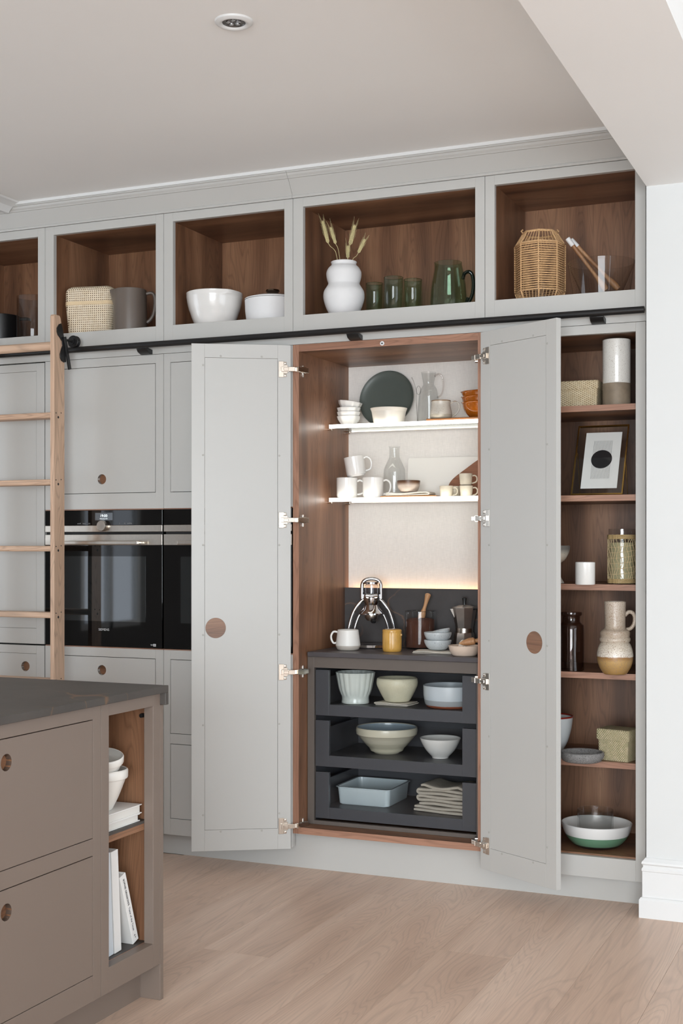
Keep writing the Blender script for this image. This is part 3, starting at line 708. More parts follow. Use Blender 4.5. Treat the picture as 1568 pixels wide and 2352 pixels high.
for xs in (LX1, LX0 - LW - 0.0205):
    for z in (1.849, 1.567, 1.287, 1.006, 0.725, 0.444, 0.163):
        if xs != LX1: break
        for dy, dz, r in ((0.030, -0.008, 0.0055), (0.014, 0.009, 0.0028), (0.050, 0.012, 0.0028)):
            MB().lathe([(r, 0), (r * 0.8, 0.0012), (0, 0.0012)], 14).xf(Matrix.Translation((xs, LY0 + dy, z + dz)) @ Matrix.Rotation(R(90), 4, 'Y')).build('bolt', BLACK, la, world=True)
for xs in (LX1, LX0 - LW - 0.0255):
    # side plate with two lobes, hook arm and rail wheel
    yz = lambda u, v: (lambda p: (p.y, p.z))(onX(u, v, LX1))
    pts = [yz(*q) for q in ((139, 743), (134, 745), (129.5, 753), (129.5, 762), (132, 770), (137, 777), (141, 784), (142, 794), (139, 803), (136.5, 813), (137, 822), (140, 829), (145, 832.5), (150, 832), (147, 790), (142, 755))]
    rh = MB().prism(pts, xs + 0.0002, xs + 0.005, 'x').build('side_plate', BLACK, la, smooth=False, world=True, bev=0.001)
    a, b = yz(144, 774), yz(156, 849)
    dd = Vector((b[0] - a[0], b[1] - a[1])).normalized() * 1.0; nn = Vector((dd.y, -dd.x)) * 0.008
    MB().prism([(a[0] - nn.x, a[1] - nn.y), (a[0] + nn.x, a[1] + nn.y), (b[0] + nn.x, b[1] + nn.y), (b[0] - nn.x, b[1] - nn.y)], xs + 0.005, xs + 0.013, 'x').build('hook_arm', BLACK, la, smooth=False, world=True, bev=0.001)
    wx = xs + 0.010; wz = RLZ + 0.0125 + 0.0222
    MB().lathe([(0, -0.012), (0.024, -0.012), (0.0265, -0.009), (0.0215, 0.0), (0.0265, 0.009), (0.024, 0.012), (0.012, 0.012), (0.012, 0.016), (0, 0.016)], 32).xf(Matrix.Translation((wx, RLY, wz)) @ Matrix.Rotation(R(90), 4, 'X')).build('rail_wheel', BLACK, la, world=True)
    MB().tube([(wx, RLY, wz), (wx, LY1 + 0.004, wz), (xs + 0.006, LY1 - 0.006, wz - 0.01)], 0.005, 10).build('axle', BLACK, la, world=True)

# ================================================================== island
IX, IY1, IZ = -1.955, -1.512, 0.9
IYJ, IYN = -1.810, -2.612
iw = tag(MB().prism([(-2.95, -3.6), (-1.937, -3.6), (-1.937, -1.495), (-2.95, -1.495)], 0.880, IZ, 'z').box(-2.95, -1.937, -1.5118, -1.495, 0.845, 0.8805).build('island_worktop', STONE_T, smooth=False, bev=0.0015), 'dark stone island worktop with copper veins and a mitred end', 'worktop')
su = thing('island_shelf_unit', 'taupe island end unit with two open walnut niches for books and bowls', 'cabinet', (-2.1, -1.66, 0.105))
def yframe(m, y0, y1, z0, z1, a, b, c, d, x0, x1):
    m.box(x0, x1, y0, a, z0, z1).box(x0, x1, b, y1, z0, z1).box(x0, x1, a, b, d, z1).box(x0, x1, a, b, z0, c); return m
yframe(MB(), IYJ + g, IY1, 0.105, 0.879, -1.773, -1.5495, 0.172, 0.845, IX - 0.03, IX).build('face_frame', ISL, su, smooth=False, bev=0.0008, world=True)
MB().box(-2.95, IX, IY1 + 0.0004, -1.494, 0.0, 0.8445).build('end_panel', ISL, su, smooth=False, bev=0.001, world=True)
NB = -2.135
MB().box(NB, IX - 0.03, -1.531, -1.514, 0.15, 0.86).build('side_panel', WALZ, su, smooth=False, world=True)
MB().box(NB, IX - 0.03, -1.79, -1.773, 0.15, 0.86).build('side_panel', WALZ, su, smooth=False, world=True)
MB().box(NB - 0.012, NB, -1.79, -1.514, 0.15, 0.86).build('back_panel', WALZ, su, smooth=False, world=True)
MB().box(NB, IX - 0.03, -1.773, -1.531, 0.845, 0.86).build('top_panel', WALY, su, smooth=False, world=True)
MB().box(NB, IX - 0.031, -1.773, -1.531, 0.493, 0.511).build('shelf', WALY, su, smooth=False, world=True)
MB().box(NB, IX - 0.030, -1.773, -1.531, 0.5112, 0.519).build('shelf_slab', STONE_T, su, smooth=False, world=True)
MB().box(NB, IX - 0.034, -1.773, -1.531, 0.160, 0.172).build('floor_slab', STONE_T, su, smooth=False, world=True)
MB().box(IX - 0.034, IX - 0.0305, -1.773, -1.531, 0.160, 0.1715).build('copper_edge', WALE, su, smooth=False, world=True)
kk = MB().lathe([(0.007, 0), (0.006, 0.012), (0, 0.013)], 14).xf(Matrix.Translation((-2.0, -1.531, 0.815)) @ Matrix.Rotation(R(90), 4, 'X')); kk.build('shelf_light', BLACK, su, world=True)
for k, (ya, yb) in enumerate(((IYN, IYJ), (IYN - 0.802, IYN))):
    dr = thing('island_drawer_cabinet', ['taupe island drawer cabinet next to the open end niches', 'taupe island drawer cabinet further along the worktop'][k], 'cabinet', (-2.3, (ya + yb) / 2, 0.105))
    ym = yframe(MB(), ya + g, yb - g, 0.105, 0.879, ya + 0.038, yb - 0.037, 0.172, 0.844, IX - 0.022, IX)
    ym.box(IX - 0.022, IX, ya + 0.038, yb - 0.037, 0.487, 0.5315)
    ym.build('face_frame', ISL, dr, smooth=False, bev=0.0008, world=True)
    MB().box(-2.9, IX - 0.028, ya + 0.002, yb - 0.002, 0.105, 0.876).build('carcass', GAP, dr, smooth=False, world=True)
    for z0, z1, hz in ((0.5315, 0.844, 0.786), (0.172, 0.487, 0.431)):
        e = 0.0022; hy = (ya + yb) / 2 if k else -2.207
        # board drawn in the x-z plane then turned to face +x
        Mx = Matrix(((0, -1, 0, IX), (1, 0, 0, 0), (0, 0, 1, 0), (0, 0, 0, 1)))
        q = MB().holed(ya + 0.038 + e, yb - 0.037 - e, z0 + e, z1 - e, hy, hz, 0.0205, 0.0, 0.02).xf(Mx).build('drawer', ISL, dr, smooth=False, world=True)
        MB().lathe([(0.0205, 0), (0.0205, -0.016), (0, -0.016)], 36).xf(Matrix.Translation((IX - 0.0005, hy, hz)) @ Matrix.Rotation(R(90), 4, 'Y')).build('finger_pull', WALY, q, world=True)
struct(MB().box(-2.9, -2.021, -3.5, IY1, 0.0, 0.1045).build('trim_8', ISL, smooth=False))

# ================================================================== the things on the shelves
def lathe_thing(name, label, cat, sp, z, prof_px, mat, t_px=2.0, ft_px=None, group=None, n=44, rf=None, rot=None, solid=False):
    "turned thing from a pixel profile (radius, height above its base); one mesh"
    x, y, s = sp
    pr = [(r * s, h * s) for r, h in prof_px]
    m = MB()
    if solid: m.lathe([(0, 0)] + pr + ([(0, pr[-1][1])] if pr[-1][0] > 0 else []), n, rf=rf)
    else: m.vessel(pr, t_px * s, (ft_px or t_px) * s, n, rf)
    o = m.build(name, mat, None, loc=(x, y, z))
    if rot: o.rotation_euler = rot
    return tag(o, label, cat, group)
def turned(name, label, cat, sp, z, group=None, rot=None):
    "Empty of a turned thing with parts; returns it and metres per pixel"
    t = thing(name, label, cat, (sp[0], sp[1], z), group=group, rot=rot); return t, sp[2]
RV = RIGHT
def arm(pts_px, s, r_px, mat, parent, name='handle', d=None, n=10):
    "bent bar in the plane of the direction d (default: across the view) and z"
    d = d or RV
    return MB().tube([(d.x * p[0] * s, d.y * p[0] * s, p[1] * s) for p in pts_px], [q * s for q in r_px] if isinstance(r_px, (list, tuple)) else r_px * s, n).build(name, mat, parent)
def smooth_pts(pts, k=4):
    out = []
    for i in range(len(pts) - 1):
        p0 = pts[max(0, i - 1)]; p1 = pts[i]; p2 = pts[i + 1]; p3 = pts[min(len(pts) - 1, i + 2)]
        for j in range(k):
            t = j / k
            out.append(tuple(0.5 * ((2 * b) + (-a + c) * t + (2 * a - 5 * b + 4 * c - d) * t * t + (-a + 3 * b - 3 * c + d) * t ** 3) for a, b, c, d in zip(p0, p1, p2, p3)))
    return out + [tuple(pts[-1])]
def SP(prof, k=3): return [(max(r, 0.0), max(z, 0.0)) for r, z in smooth_pts(prof, k)]
def rbox(m, hx, hy, z0, z1, r, n=6, taper=1.0, roundtop=0.0):
    "box with rounded upright corners, optionally tapered towards the foot, rounded top"
    def ring(kx, ky, rr, z):
        out = []
        for cxs, cys, a0 in ((1, 1, 0), (-1, 1, 90), (-1, -1, 180), (1, -1, 270)):
            for i in range(n + 1):
                a = R(a0 + 90 * i / n); out.append((cxs * (kx - rr) + rr * math.cos(a), cys * (ky - rr) + rr * math.sin(a), z))
        return out
    rows = [ring(hx * taper, hy * taper, r, z0), ring(hx, hy, r, z1 - roundtop)]
    if roundtop:
        for q in range(1, 6):
            a = R(90 * q / 5); k = roundtop * (1 - math.cos(a)); rows.append(ring(hx - k, hy - k, max(r - k * 0.5, 0.002), z1 - roundtop + roundtop * math.sin(a)))
    N_ = len(rows[0]); vs = [p for q in rows for p in q]; fs = []
    for i in range(len(rows) - 1):
        for k in range(N_):
            l = (k + 1) % N_; fs.append((i * N_ + k, i * N_ + l, (i + 1) * N_ + l, (i + 1) * N_ + k))
    fs += [tuple(range(N_))[::-1], tuple(range((len(rows) - 1) * N_, len(rows) * N_))]
    return m.add(vs, fs)
def cloth(name, label, cat, x, y, z, w, d, h, layers, mat, rz=0.0, seed=1, soft=0.25, group=None):
    "folded cloth: one sheet folded to and fro, rounded at the folds, slightly uneven"
    rnd = random.Random(seed); t = h / layers; P = []; nx = 14
    for k in range(layers):
        e0 = w / 2 * (1 - 0.08 * rnd.random()) - t / 2; e1 = w / 2 * (1 - 0.08 * rnd.random()) - t / 2
        zc = (k + 0.5) * t; xs = [-e0 + (e0 + e1) * i / nx for i in range(nx + 1)]
        if k % 2: xs = xs[::-1]
        ph = rnd.random() * 6
        for i, xx in enumerate(xs): P.append((xx, zc + (soft * t * 0.5 * math.sin(xx / w * 7 + ph) if 0 < i < nx and (k == layers - 1) else soft * t * 0.14 * math.sin(xx / w * 7 + ph))))
        if k < layers - 1:
            sg = 1 if k % 2 == 0 else -1
            for a in (-60, -30, 0, 30, 60): P.append((xs[-1] + sg * t * 0.52 * math.cos(R(a)), zc + t * 0.5 + t * 0.5 * math.sin(R(a))))
    P = [Vector((p[0], 0, p[1])) for p in P]; n = len(P); ht = t * 0.46; ny = 8
    rows = []
    for j in range(ny + 1):
        b = -1 + 2 * j / ny; bb = math.sin(b * math.pi / 2); kk = 0.72 if j in (0, ny) else 1.0
        row = []
        for i, p in enumerate(P):
            a, c = P[max(0, i - 1)], P[min(n - 1, i + 1)]; tg = (c - a).normalized(); nn = Vector((-tg.z, 0, tg.x))
            wob = 0.0016 * math.sin(i * 0.55 + 3 * bb + seed); en = 0.75 if i in (0, n - 1) else 1.0
            yy = d / 2 * bb + 0.02 * d * math.sin(i * 0.19 + seed)
            for sg in (1, -1):
                q = p + nn * sg * ht * kk * en; row.append((q.x + wob, yy, max(q.z, 0.0)))
        rows.append(row)
    W = 2 * n; vs = [q for r in rows for q in r]; fs = []
    for j in range(ny):
        o = j * W
        for i in range(n - 1):
            a = o + 2 * i; fs += [(a, a + 2, a + 2 + W, a + W), (a + 1, a + 1 + W, a + 3 + W, a + 3)]
        for a in (o, o + 2 * (n - 1)): fs.append((a, a + 1, a + 1 + W, a + W))
    for o in (0, ny * W):
        for i in range(n - 1): a = o + 2 * i; fs.append((a, a + 1, a + 3, a + 2))
    o = MB().add(vs, fs).build(name, mat, None, loc=(x, y, z), ang=70); o.rotation_euler = (0, 0, rz)
    return tag(o, label, cat, group)

NZ = OZ0 + 0.0003
# ---- upper cabinet 1: pot, book, smoked vase
x, y, s = spot_y(4, 0.22)
bk = thing('book', 'pale grey book lying flat under the black pot', 'book', (x + 0.03, y - 0.02, NZ), R(38))
MB().box(-0.105, 0.105, -0.075, 0.075, 0.014, 0.017).box(-0.105, 0.105, -0.075, 0.075, 0, 0.003).build('cover', plain('grey_cover', rgb(178, 176, 176), 0.6), bk, smooth=False)
MB().box(-0.102, 0.102, -0.072, 0.072, 0.003, 0.014).build('pages', plain('page_cream', rgb(214, 202, 176), 0.8), bk, smooth=False)
t, s = turned('cooking_pot', 'matt black cooking pot with a side handle standing on a grey book', 'pot', (x - 0.006, y, s), NZ + 0.0175)
MB().vessel([(36 * s, 0), (43 * s, 5 * s), (44 * s, 14 * s), (44 * s, 62 * s)], 0.004, 0.004).build('body', BLACK, t)
for e in (1, -1): arm(smooth_pts([(e * 42, 56), (e * 58, 57), (e * 66, 55), (e * 66, 53)]), s, 3.6, BLACK, t)
x, y, s = spot_y(78, 0.135)
lathe_thing('glass_vase', 'smoked grey glass cylinder vase beside the black pot', 'vase', (x, y, s), NZ, [(34, 0), (38, 2), (39, 8), (39.5, 101)], GLASSK, 1.6, 3)

# ---- upper cabinet 2: basket, pitcher
x, y, s = spot_y(203.5, 0.112); x = -3.284
BASK = weave('bamboo_weave', rgb(226, 208, 178), rgb(238, 224, 200), rgb(104, 76, 50), 330, 330, 0.30, diag=True)
BASKP = plain('bamboo_band', rgb(222, 198, 160), 0.6, var=0.06, vscale=40)
t = thing('lidded_basket', 'pale woven bamboo basket with a domed lid beside the grey pitcher', 'basket', (x, y, NZ), R(12))
hx = 0.112
rbox(MB(), hx, 0.060, 0.0, 0.132, 0.030, taper=0.90).build('body', BASK, t)
rbox(MB(), hx * 1.01, 0.061, 0.128, 0.144, 0.031).build('band', BASKP, t)
rbox(MB(), hx * 1.0, 0.060, 0.144, 0.212, 0.030, roundtop=0.030).build('lid', BASK, t)
x, y, s = spot_y(299, 0.088)
t, s = turned('pitcher', 'matt grey stoneware pitcher with a spout beside the bamboo basket', 'pitcher', (x, y, s), NZ)
PITM = plain('grey_stoneware', rgb(104, 94, 86), 0.36, var=0.04, vscale=14)
def spout_rf(a, z, z0=60 * 0.0019, amt=0.30):
    return 1 + (amt * max(0, (z - z0)) / 0.07 * math.exp(-((((a - math.atan2(-RV.y, -RV.x)) + math.pi) % (2 * math.pi) - math.pi) / 0.28) ** 2) if z > z0 else 0)
MB().vessel([(36 * s, 0), (38 * s, 2 * s), (38.5 * s, 20 * s), (38 * s, 60 * s), (37.5 * s, 80 * s), (37 * s, 96 * s)], 2.2 * s, None, 64, spout_rf).build('body', PITM, t)
arm(smooth_pts([(37, 88), (48, 90), (55, 84), (57, 66), (54, 44), (47, 30), (38, 22)]), s, [4] * 25, PITM, t)

# ---- upper cabinet 3: mixing bowl, saucepan
x, y, s = spot_y(492.5, 0.128)
def lip(a, z): return 1 + (0.05 * math.exp(-((((a - math.atan2(RV.y, RV.x) + 0.95) + math.pi) % (2 * math.pi) - math.pi) / 0.20) ** 2) if z > 66 * 0.00185 else 0) + 0.004 * math.sin(z * 900)
lathe_thing('mixing_bowl', 'white ribbed mixing bowl with a pouring lip beside the saucepan', 'bowl', (x, y, s), NZ, SP([(42, 0), (45, 3), (53, 24), (61, 48), (64, 66), (64.5, 77)], 5), WHITE, 3, n=72, rf=lip)
x, y, s = spot_y(626, 0.155)
t, s = turned('saucepan', 'white enamel saucepan with lid, long handle and bronze knob', 'saucepan', (x, y, s), NZ)
MB().vessel([(54 * s, 0), (60 * s, 4 * s), (63 * s, 30 * s), (64 * s, 54 * s)], 2.4 * s).build('body', WHITEM, t)
ld_ = MB().lathe([(64.5 * s, 55 * s), (64 * s, 57.5 * s), (45 * s, 63 * s), (20 * s, 66 * s), (0, 66.5 * s)], 44).build('lid', WHITEM, t)
MB().lathe([(4 * s, 65 * s), (4 * s, 68 * s), (12 * s, 72 * s), (16 * s, 76 * s), (15 * s, 79 * s), (0, 81 * s)], 28).build('knob', plain('bronze_knob', rgb(110, 96, 84), 0.22, 1.0), ld_)
hd = Vector((0.40, 0.917, 0))
arm([(60, 50), (75, 53), (95, 55), (108, 55)], s, [5, 4.2, 4.2, 4.6], WHITEM, t, d=hd)

# ---- upper cabinet 4: vase with wheat, tumblers, jug
x, y, s = spot_y(789.5, 0.105)
lathe_thing('gourd_vase', 'matt white double-gourd vase holding dried wheat', 'vase', (x, y, s), NZ, SP([(28, 0), (31, 2), (40, 18), (46, 36), (47.5, 47), (46, 58), (40, 68), (36.5, 74), (36.5, 78), (39, 86), (40.5, 96), (39.5, 104), (35, 112), (29.5, 117), (28.5, 121), (30, 125)], 4), WHITEM, 3, n=56)
WH = plain('dried_wheat', rgb(206, 194, 146), 0.8, var=0.15, vscale=60)
vt = 124 * s
def wheat(label, dx0, pts, w_px, seed):
    "stem bent through pixel offsets (dx, dz from the vase mouth), ear of grains with awns"
    rnd = random.Random(seed)
    P = [Vector((RV.x * p[0] * s, RV.y * p[0] * s, p[1] * s)) + FWD * (dx0 * s) for p in pts]
    t = thing('wheat_stem', label, 'dried flower', (x, y, NZ + 124 * s), group='dried wheat in the white vase')
    MB().tube(smooth_pts([tuple(p) for p in P], 3), 0.0011, 6).build('stem', WH, t)
    a, b = P[-2], P[-1]; d = (b - a); Ln = d.length; d.normalize(); side = d.cross(FWD).normalized(); m = MB(); aw = MB()
    k = 9
    for i in range(k):
        c = a + d * (Ln * i / k)
        for e in (-1, 1):
            for q, dirv in ((0, side), (1, FWD)):
                base = c + dirv * e * 0.0012; tip = c + d * (Ln / k * 1.9) + dirv * e * w_px * s * 0.24 * (1 - 0.5 * i / k)
                m.tube([base, (base + tip) / 2 + dirv * e * 0.0015, tip], [0.0008, 0.0024, 0.0006], 5)
                if q == 0: aw.tube([tip, tip + d * (0.022 + 0.012 * rnd.random()) + dirv * e * 0.006], [0.0004, 0.0002], 4)
    e_ = m.build('ear', WH, t); e_['kind'] = 'stuff'
    q_ = aw.build('awns', WH, t); q_['kind'] = 'stuff'
wheat('dried wheat ear arching furthest over the side of the white vase', 0, [(-2, -70), (-16, 12), (-22, 30), (-36, 45), (-48, 92)], 14, 1)
wheat('second dried wheat ear beside the one arching furthest', 6, [(-1, -70), (-10, 15), (-15, 38), (-19, 45), (-30, 80)], 12, 2)
wheat('tallest upright ear of dried wheat in the middle of the vase', -5, [(1, -70), (8, 5), (12, 25), (14, 40), (24, 82)], 17, 3)
wheat('short dried wheat ear low in the middle of the vase', 4, [(1, -70), (8, -2), (10, 8), (9, 12), (9, 38)], 13, 4)
wheat('small drooping dried wheat ear beside the green tumblers', 5, [(2, -70), (18, 3), (28, 16), (33, 24), (47, 53)], 12, 5)
TL = ['green glass tumbler next to the white vase', 'tallest green glass tumbler between two others', 'green glass tumbler next to the green jug']
for i, (u, yy, r, h) in enumerate(((860, 0.165, 20, 77), (903.5, 0.115, 22.5, 82), (948, 0.155, 21.5, 78))):
    sp = spot_y(u, yy)
    t, s2 = turned('glass_tumbler', TL[i], 'glass', sp, NZ, 'green tumblers')
    MB().vessel([((r - 1.5) * s2, 0), (r * s2, 2 * s2), (r * s2, h * s2)], 0.0022, 0.008, 40).build('body', GLASSG, t)
    MB().tube([((r * s2 - 0.0012) * math.cos(2 * math.pi * k / 40), (r * s2 - 0.0012) * math.sin(2 * math.pi * k / 40), h * s2) for k in range(40)], 0.0013, 6, True).build('rim', thin_glass('green_rim_%d' % i, (0.8, 0.88, 0.81, 1), refl=1.6), t)
sp = spot_y(1030, 0.12); s = sp[2]
t, s = turned('glass_jug', 'green glass jug with a dark looped handle', 'jug', sp, NZ)
def spout2(a, z): return 1 + (0.10 * max(0, z - 0.15) / 0.03 * math.exp(-((((a - math.atan2(-RV.y, -RV.x)) + math.pi) % (2 * math.pi) - math.pi) / 0.25) ** 2) if z > 0.15 else 0)
MB().vessel([(r * s, z * s) for r, z in SP([(39, 0), (42, 3), (42, 25), (39.5, 55), (35, 82), (31, 100), (30.5, 108)], 4)], 0.0028, 0.007, 56, spout2).build('body', GLASSG, t)
arm(smooth_pts([(33, 70), (36, 82), (46, 87), (54, 80), (57, 60), (55, 38), (49, 22), (42, 12), (40, 14), (45, 27)]), s, 4.2, plain('dark_green_glass', rgb(18, 30, 24), 0.06, coat=0.5), t)

# ---- upper cabinet 5: rope lantern, servers, glass bowl
sp = spot_y(1239.5, 0.135); s = sp[2]
ROPE = plain('rope', rgb(210, 170, 124), 0.8, var=0.18, vscale=120, bmp=0.5)
t, s = turned('rope_lantern', 'woven rope lantern with open sides beside the glass salad bowl', 'lantern', sp, NZ)
def oct_ring(r, z, n=8, ph=0.2, sub=3):
    c = [(r * math.cos(ph + 2 * math.pi * i / n), r * math.sin(ph + 2 * math.pi * i / n)) for i in range(n)]; out = []
    for i in range(n):
        a, b = c[i], c[(i + 1) % n]
        for k in range(sub): out.append((a[0] + (b[0] - a[0]) * k / sub, a[1] + (b[1] - a[1]) * k / sub, z))
    return out
lp = [(47, 1), (57, 24), (57.5, 132), (44, 150), (40, 160)]
def lr(h):
    for (a, b), (c, d) in zip(lp, lp[1:]):
        if b <= h <= d: return a + (c - a) * (h - b) / (d - b)
    return 40
m = MB()
h = 24.0
while h < 134: m.tube(oct_ring(lr(h) * s, h * s), 0.0024, 5, True); h += 5.2
o = m.build('rope_bands', ROPE, t); o['kind'] = 'stuff'
for h, nm in ((2, 'base_ring'), (24, 'lower_ring'), (132, 'shoulder_ring'), (160, 'rim')): MB().tube(oct_ring(lr(h) * s, h * s), 0.0032 if h != 160 else 0.0045, 7, True).build(nm, ROPE, t)
for i in range(8):
    a = 0.2 + 2 * math.pi * i / 8
    MB().tube([(r * s * math.cos(a), r * s * math.sin(a), z * s) for r, z in lp], 0.0026, 6).build('post', ROPE, t)
m = MB()
for i in range(40):
    a = 0.2 + 2 * math.pi * i / 40
    for (r0, z0), (r1, z1) in ((lp[0], lp[1]), (lp[2], lp[4])):
        c = 1 / math.cos(((a - 0.2) % (math.pi / 4)) - math.pi / 8) * math.cos(math.pi / 8)
        m.tube([(r0 * c * s * math.cos(a), r0 * c * s * math.sin(a), z0 * s), (r1 * c * s * math.cos(a + 0.05), r1 * c * s * math.sin(a + 0.05), z1 * s)], 0.0013, 4)
o = m.build('rope_strands', ROPE, t); o['kind'] = 'stuff'
for e in (-1, 1): MB().tube([(RV.x * e * 38 * s, RV.y * e * 38 * s, 160 * s), (RV.x * e * 43 * s, RV.y * e * 43 * s, 166 * s), (RV.x * e * 39 * s, RV.y * e * 39 * s, 169 * s)], 0.003, 6).build('loop', ROPE, t)
MB().vessel([(20 * s, 0), (26 * s, 3 * s), (26 * s, 52 * s)], 0.0025, 0.006).build('candle_glass', GLASSC, t)
MB().lathe([(0, 3 * s), (30 * s, 3 * s), (30 * s, 6 * s), (0, 6 * s)], 24).build('base_disc', ROPE, t)
spb = spot_y(1381, 0.165); s = spb[2]
lathe_thing('salad_bowl', 'large flared clear glass salad bowl beside the rope lantern', 'bowl', spb, NZ, [(38, 0), (41, 3), (77, 86)], BOWLGL, 1.7, 3, n=64)
SERV = wood('server_wood', 'z', rgb(130, 88, 56), rgb(172, 126, 88), rgb(196, 152, 110), 0.5)
def server(label, u0, v0, u1, v1, ya, yb, wpx):
    a, b = onY(u0, v0, ya), onY(u1, v1, yb)
    b.z = max(b.z, NZ + 0.012)
    t = thing('salad_server', label, 'utensil', tuple(b), group='wooden salad servers')
    d = a - b
    tp = [b - b + d * q for q in (0, 0.05, 0.14, 0.24, 0.4, 0.86)]
    MB().tube(tp, [0.010, 0.013, 0.012, 0.0075, 0.0065, 0.008], 12).build('shaft', SERV, t)
    MB().tube([d * 0.86, d * 0.865, d * 1.0, d * 1.005], [0.0085, 0.0092, 0.0098, 0.008], 12).build('tip', WHITEM, t)
server('wooden salad server with a square white tip, nearer the rope lantern', 1303, 548, 1392, 666, 0.115, 0.155, 6)
server('wooden salad server with a white tip, its bowl further inside the glass bowl', 1311, 551, 1420, 664, 0.14, 0.185, 6)

# ---- pantry, upper glass shelf
GZ1, GZ2 = 1.8033, 1.4963
FACET = lambda a, z: 1 + 0.025 * math.cos(10 * a)
sp = spot_y(801, 0.375)
lab = ['bottom white faceted bowl of the stack on the upper glass shelf', 'second white faceted bowl up in the stack on the glass shelf', 'third white faceted bowl up in the stack on the glass shelf', 'tilted white faceted bowl topping the stack on the glass shelf']
for i, h in enumerate((0, 9.2, 18.4, 28.2)):
    o = lathe_thing('small_bowl', lab[i], 'bowl', sp, GZ1 + h * sp[2] * 1.06, [(13, 0), (15, 1.5), (20, 9), (25.5, 17), (27.5, 24)], WHITE, 1.6, 1.6, group='stack of white faceted bowls', rf=FACET, n=60)
    if i == 3:
        o.rotation_euler = (0, R(8), R(20)); o.location.z += 0.007
sp = spot_y(884, 0.449); s = sp[2]
pl = lathe_thing('large_plate', 'large dark green plate leaning against the pantry back', 'plate', sp, GZ1, SP([(40, 0), (46, 1), (60, 4), (66, 7), (66.5, 8)], 3), plain('dark_green_glaze', rgb(84, 92, 87), 0.42, var=0.05, vscale=10), 2.0, 2.0, n=72)
pl.rotation_euler = (R(80), 0, 0); pl.location = (sp[0], 0.478, GZ1 + 66.8 * s * math.sin(R(80)))
sp = spot_y(892.5, 0.340)
lathe_thing('flared_bowl', 'cream white flared bowl in front of the dark green plate', 'bowl', sp, GZ1, [(27, 0), (29, 1.5), (42.5, 37)], plain('cream_white', rgb(232, 226, 214), 0.3, coat=0.3), 1.6)
sp = spot_y(984, 0.436); s = sp[2]
t, s = turned('glass_carafe', 'tall clear glass carafe with a looped handle on the upper shelf', 'carafe', sp, GZ1)
MB().vessel([(r * s, z * s) for r, z in SP([(25, 0), (27, 2), (26, 20), (23.5, 55), (20, 80), (13.5, 92), (13, 98), (17.5, 122)], 4)], 0.0016, 0.004).build('body', GLASSC, t)
arm(smooth_pts([(14, 112), (22, 118), (31, 112), (34, 92), (30, 72), (20, 64)]), s, 2.0, thin_glass('handle_glass', (0.93, 0.91, 0.9, 1), refl=1.8), t)
st_p = onY(953, 880, 0.33)
t = thing('stirring_spoon', 'thin clear stirring spoon leaning beside the tall carafe', 'spoon', (st_p.x, 0.33, GZ1))
ss = depth(st_p) / FPX
arm([(6, 2), (3, 45), (3, 75), (-4, 98), (-8, 106)], ss, 1.1, thin_glass('stirrer_glass', (0.8, 0.79, 0.79, 1), refl=2.0), t, 'shaft', n=6)
MB().tube([((RV * (8 + 5 * math.cos(R(a)))).x * ss, (RV * (8 + 5 * math.cos(R(a)))).y * ss, (76 + 10 * math.sin(R(a))) * ss) for a in range(0, 360, 24)], 0.0014, 6, True).build('ring', MATS['stirrer_glass'], t)
sp = spot_y(1052, 0.362); s = sp[2]
bd = tag(MB().prism([(-64 * s, -0.062), (60 * s, -0.062), (66 * s, -0.04), (66 * s, 0.030), (58 * s, 0.046), (-58 * s, 0.046), (-66 * s, 0.03), (-66 * s, -0.05)], 0, 0.0125, 'z').build('serving_board', OLIVE, loc=(sp[0] + 0.006, 0.337, GZ1), bev=0.003), 'olive wood serving board under the speckled mug', 'board')
BZ = GZ1 + 0.0128
sp = spot_y(1012.5, 0.322)
SPECK = bands('speckled_glaze', [(0.0, rgb(196, 188, 170)), (0.021, rgb(214, 208, 196)), (0.074, rgb(150, 118, 84))], 0.35, 0.2, 0.006, 'CONSTANT', rgb(170, 160, 140), speck_cut=0.64)
t, s = turned('speckled_mug', 'squat beige speckled mug on the olive wood board', 'mug', sp, BZ)
MB().vessel([(r * s, z * s) for r, z in SP([(21, 0), (25, 4), (25.5, 12), (23, 24), (21.5, 33), (22.5, 42)], 4)], 1.6 * s).build('body', SPECK, t)
arm(smooth_pts([(21, 36), (32, 40), (41, 34), (40, 20), (30, 8), (24, 6)]), s, 2.2, SPECK, t)
sp = spot_y(1100, 0.35)
al = ['bottom amber glass bowl of the stack on the olive wood board', 'middle amber glass bowl in the stack on the olive wood board', 'top amber glass bowl in the stack on the olive wood board']
for i, h in enumerate((0, 12, 23)):
    o = lathe_thing('amber_bowl', al[i], 'bowl', sp, BZ + h * sp[2], SP([(17, 0), (20, 1), (30, 10), (36, 22), (38.5, 33), (41.5, 36)], 3), AMBER, 2.0, group='amber bowls')
    if i: o.rotation_euler = (R(1.5 * i), R(-1.2 * i), 0); o.location.z += 0.003 * i

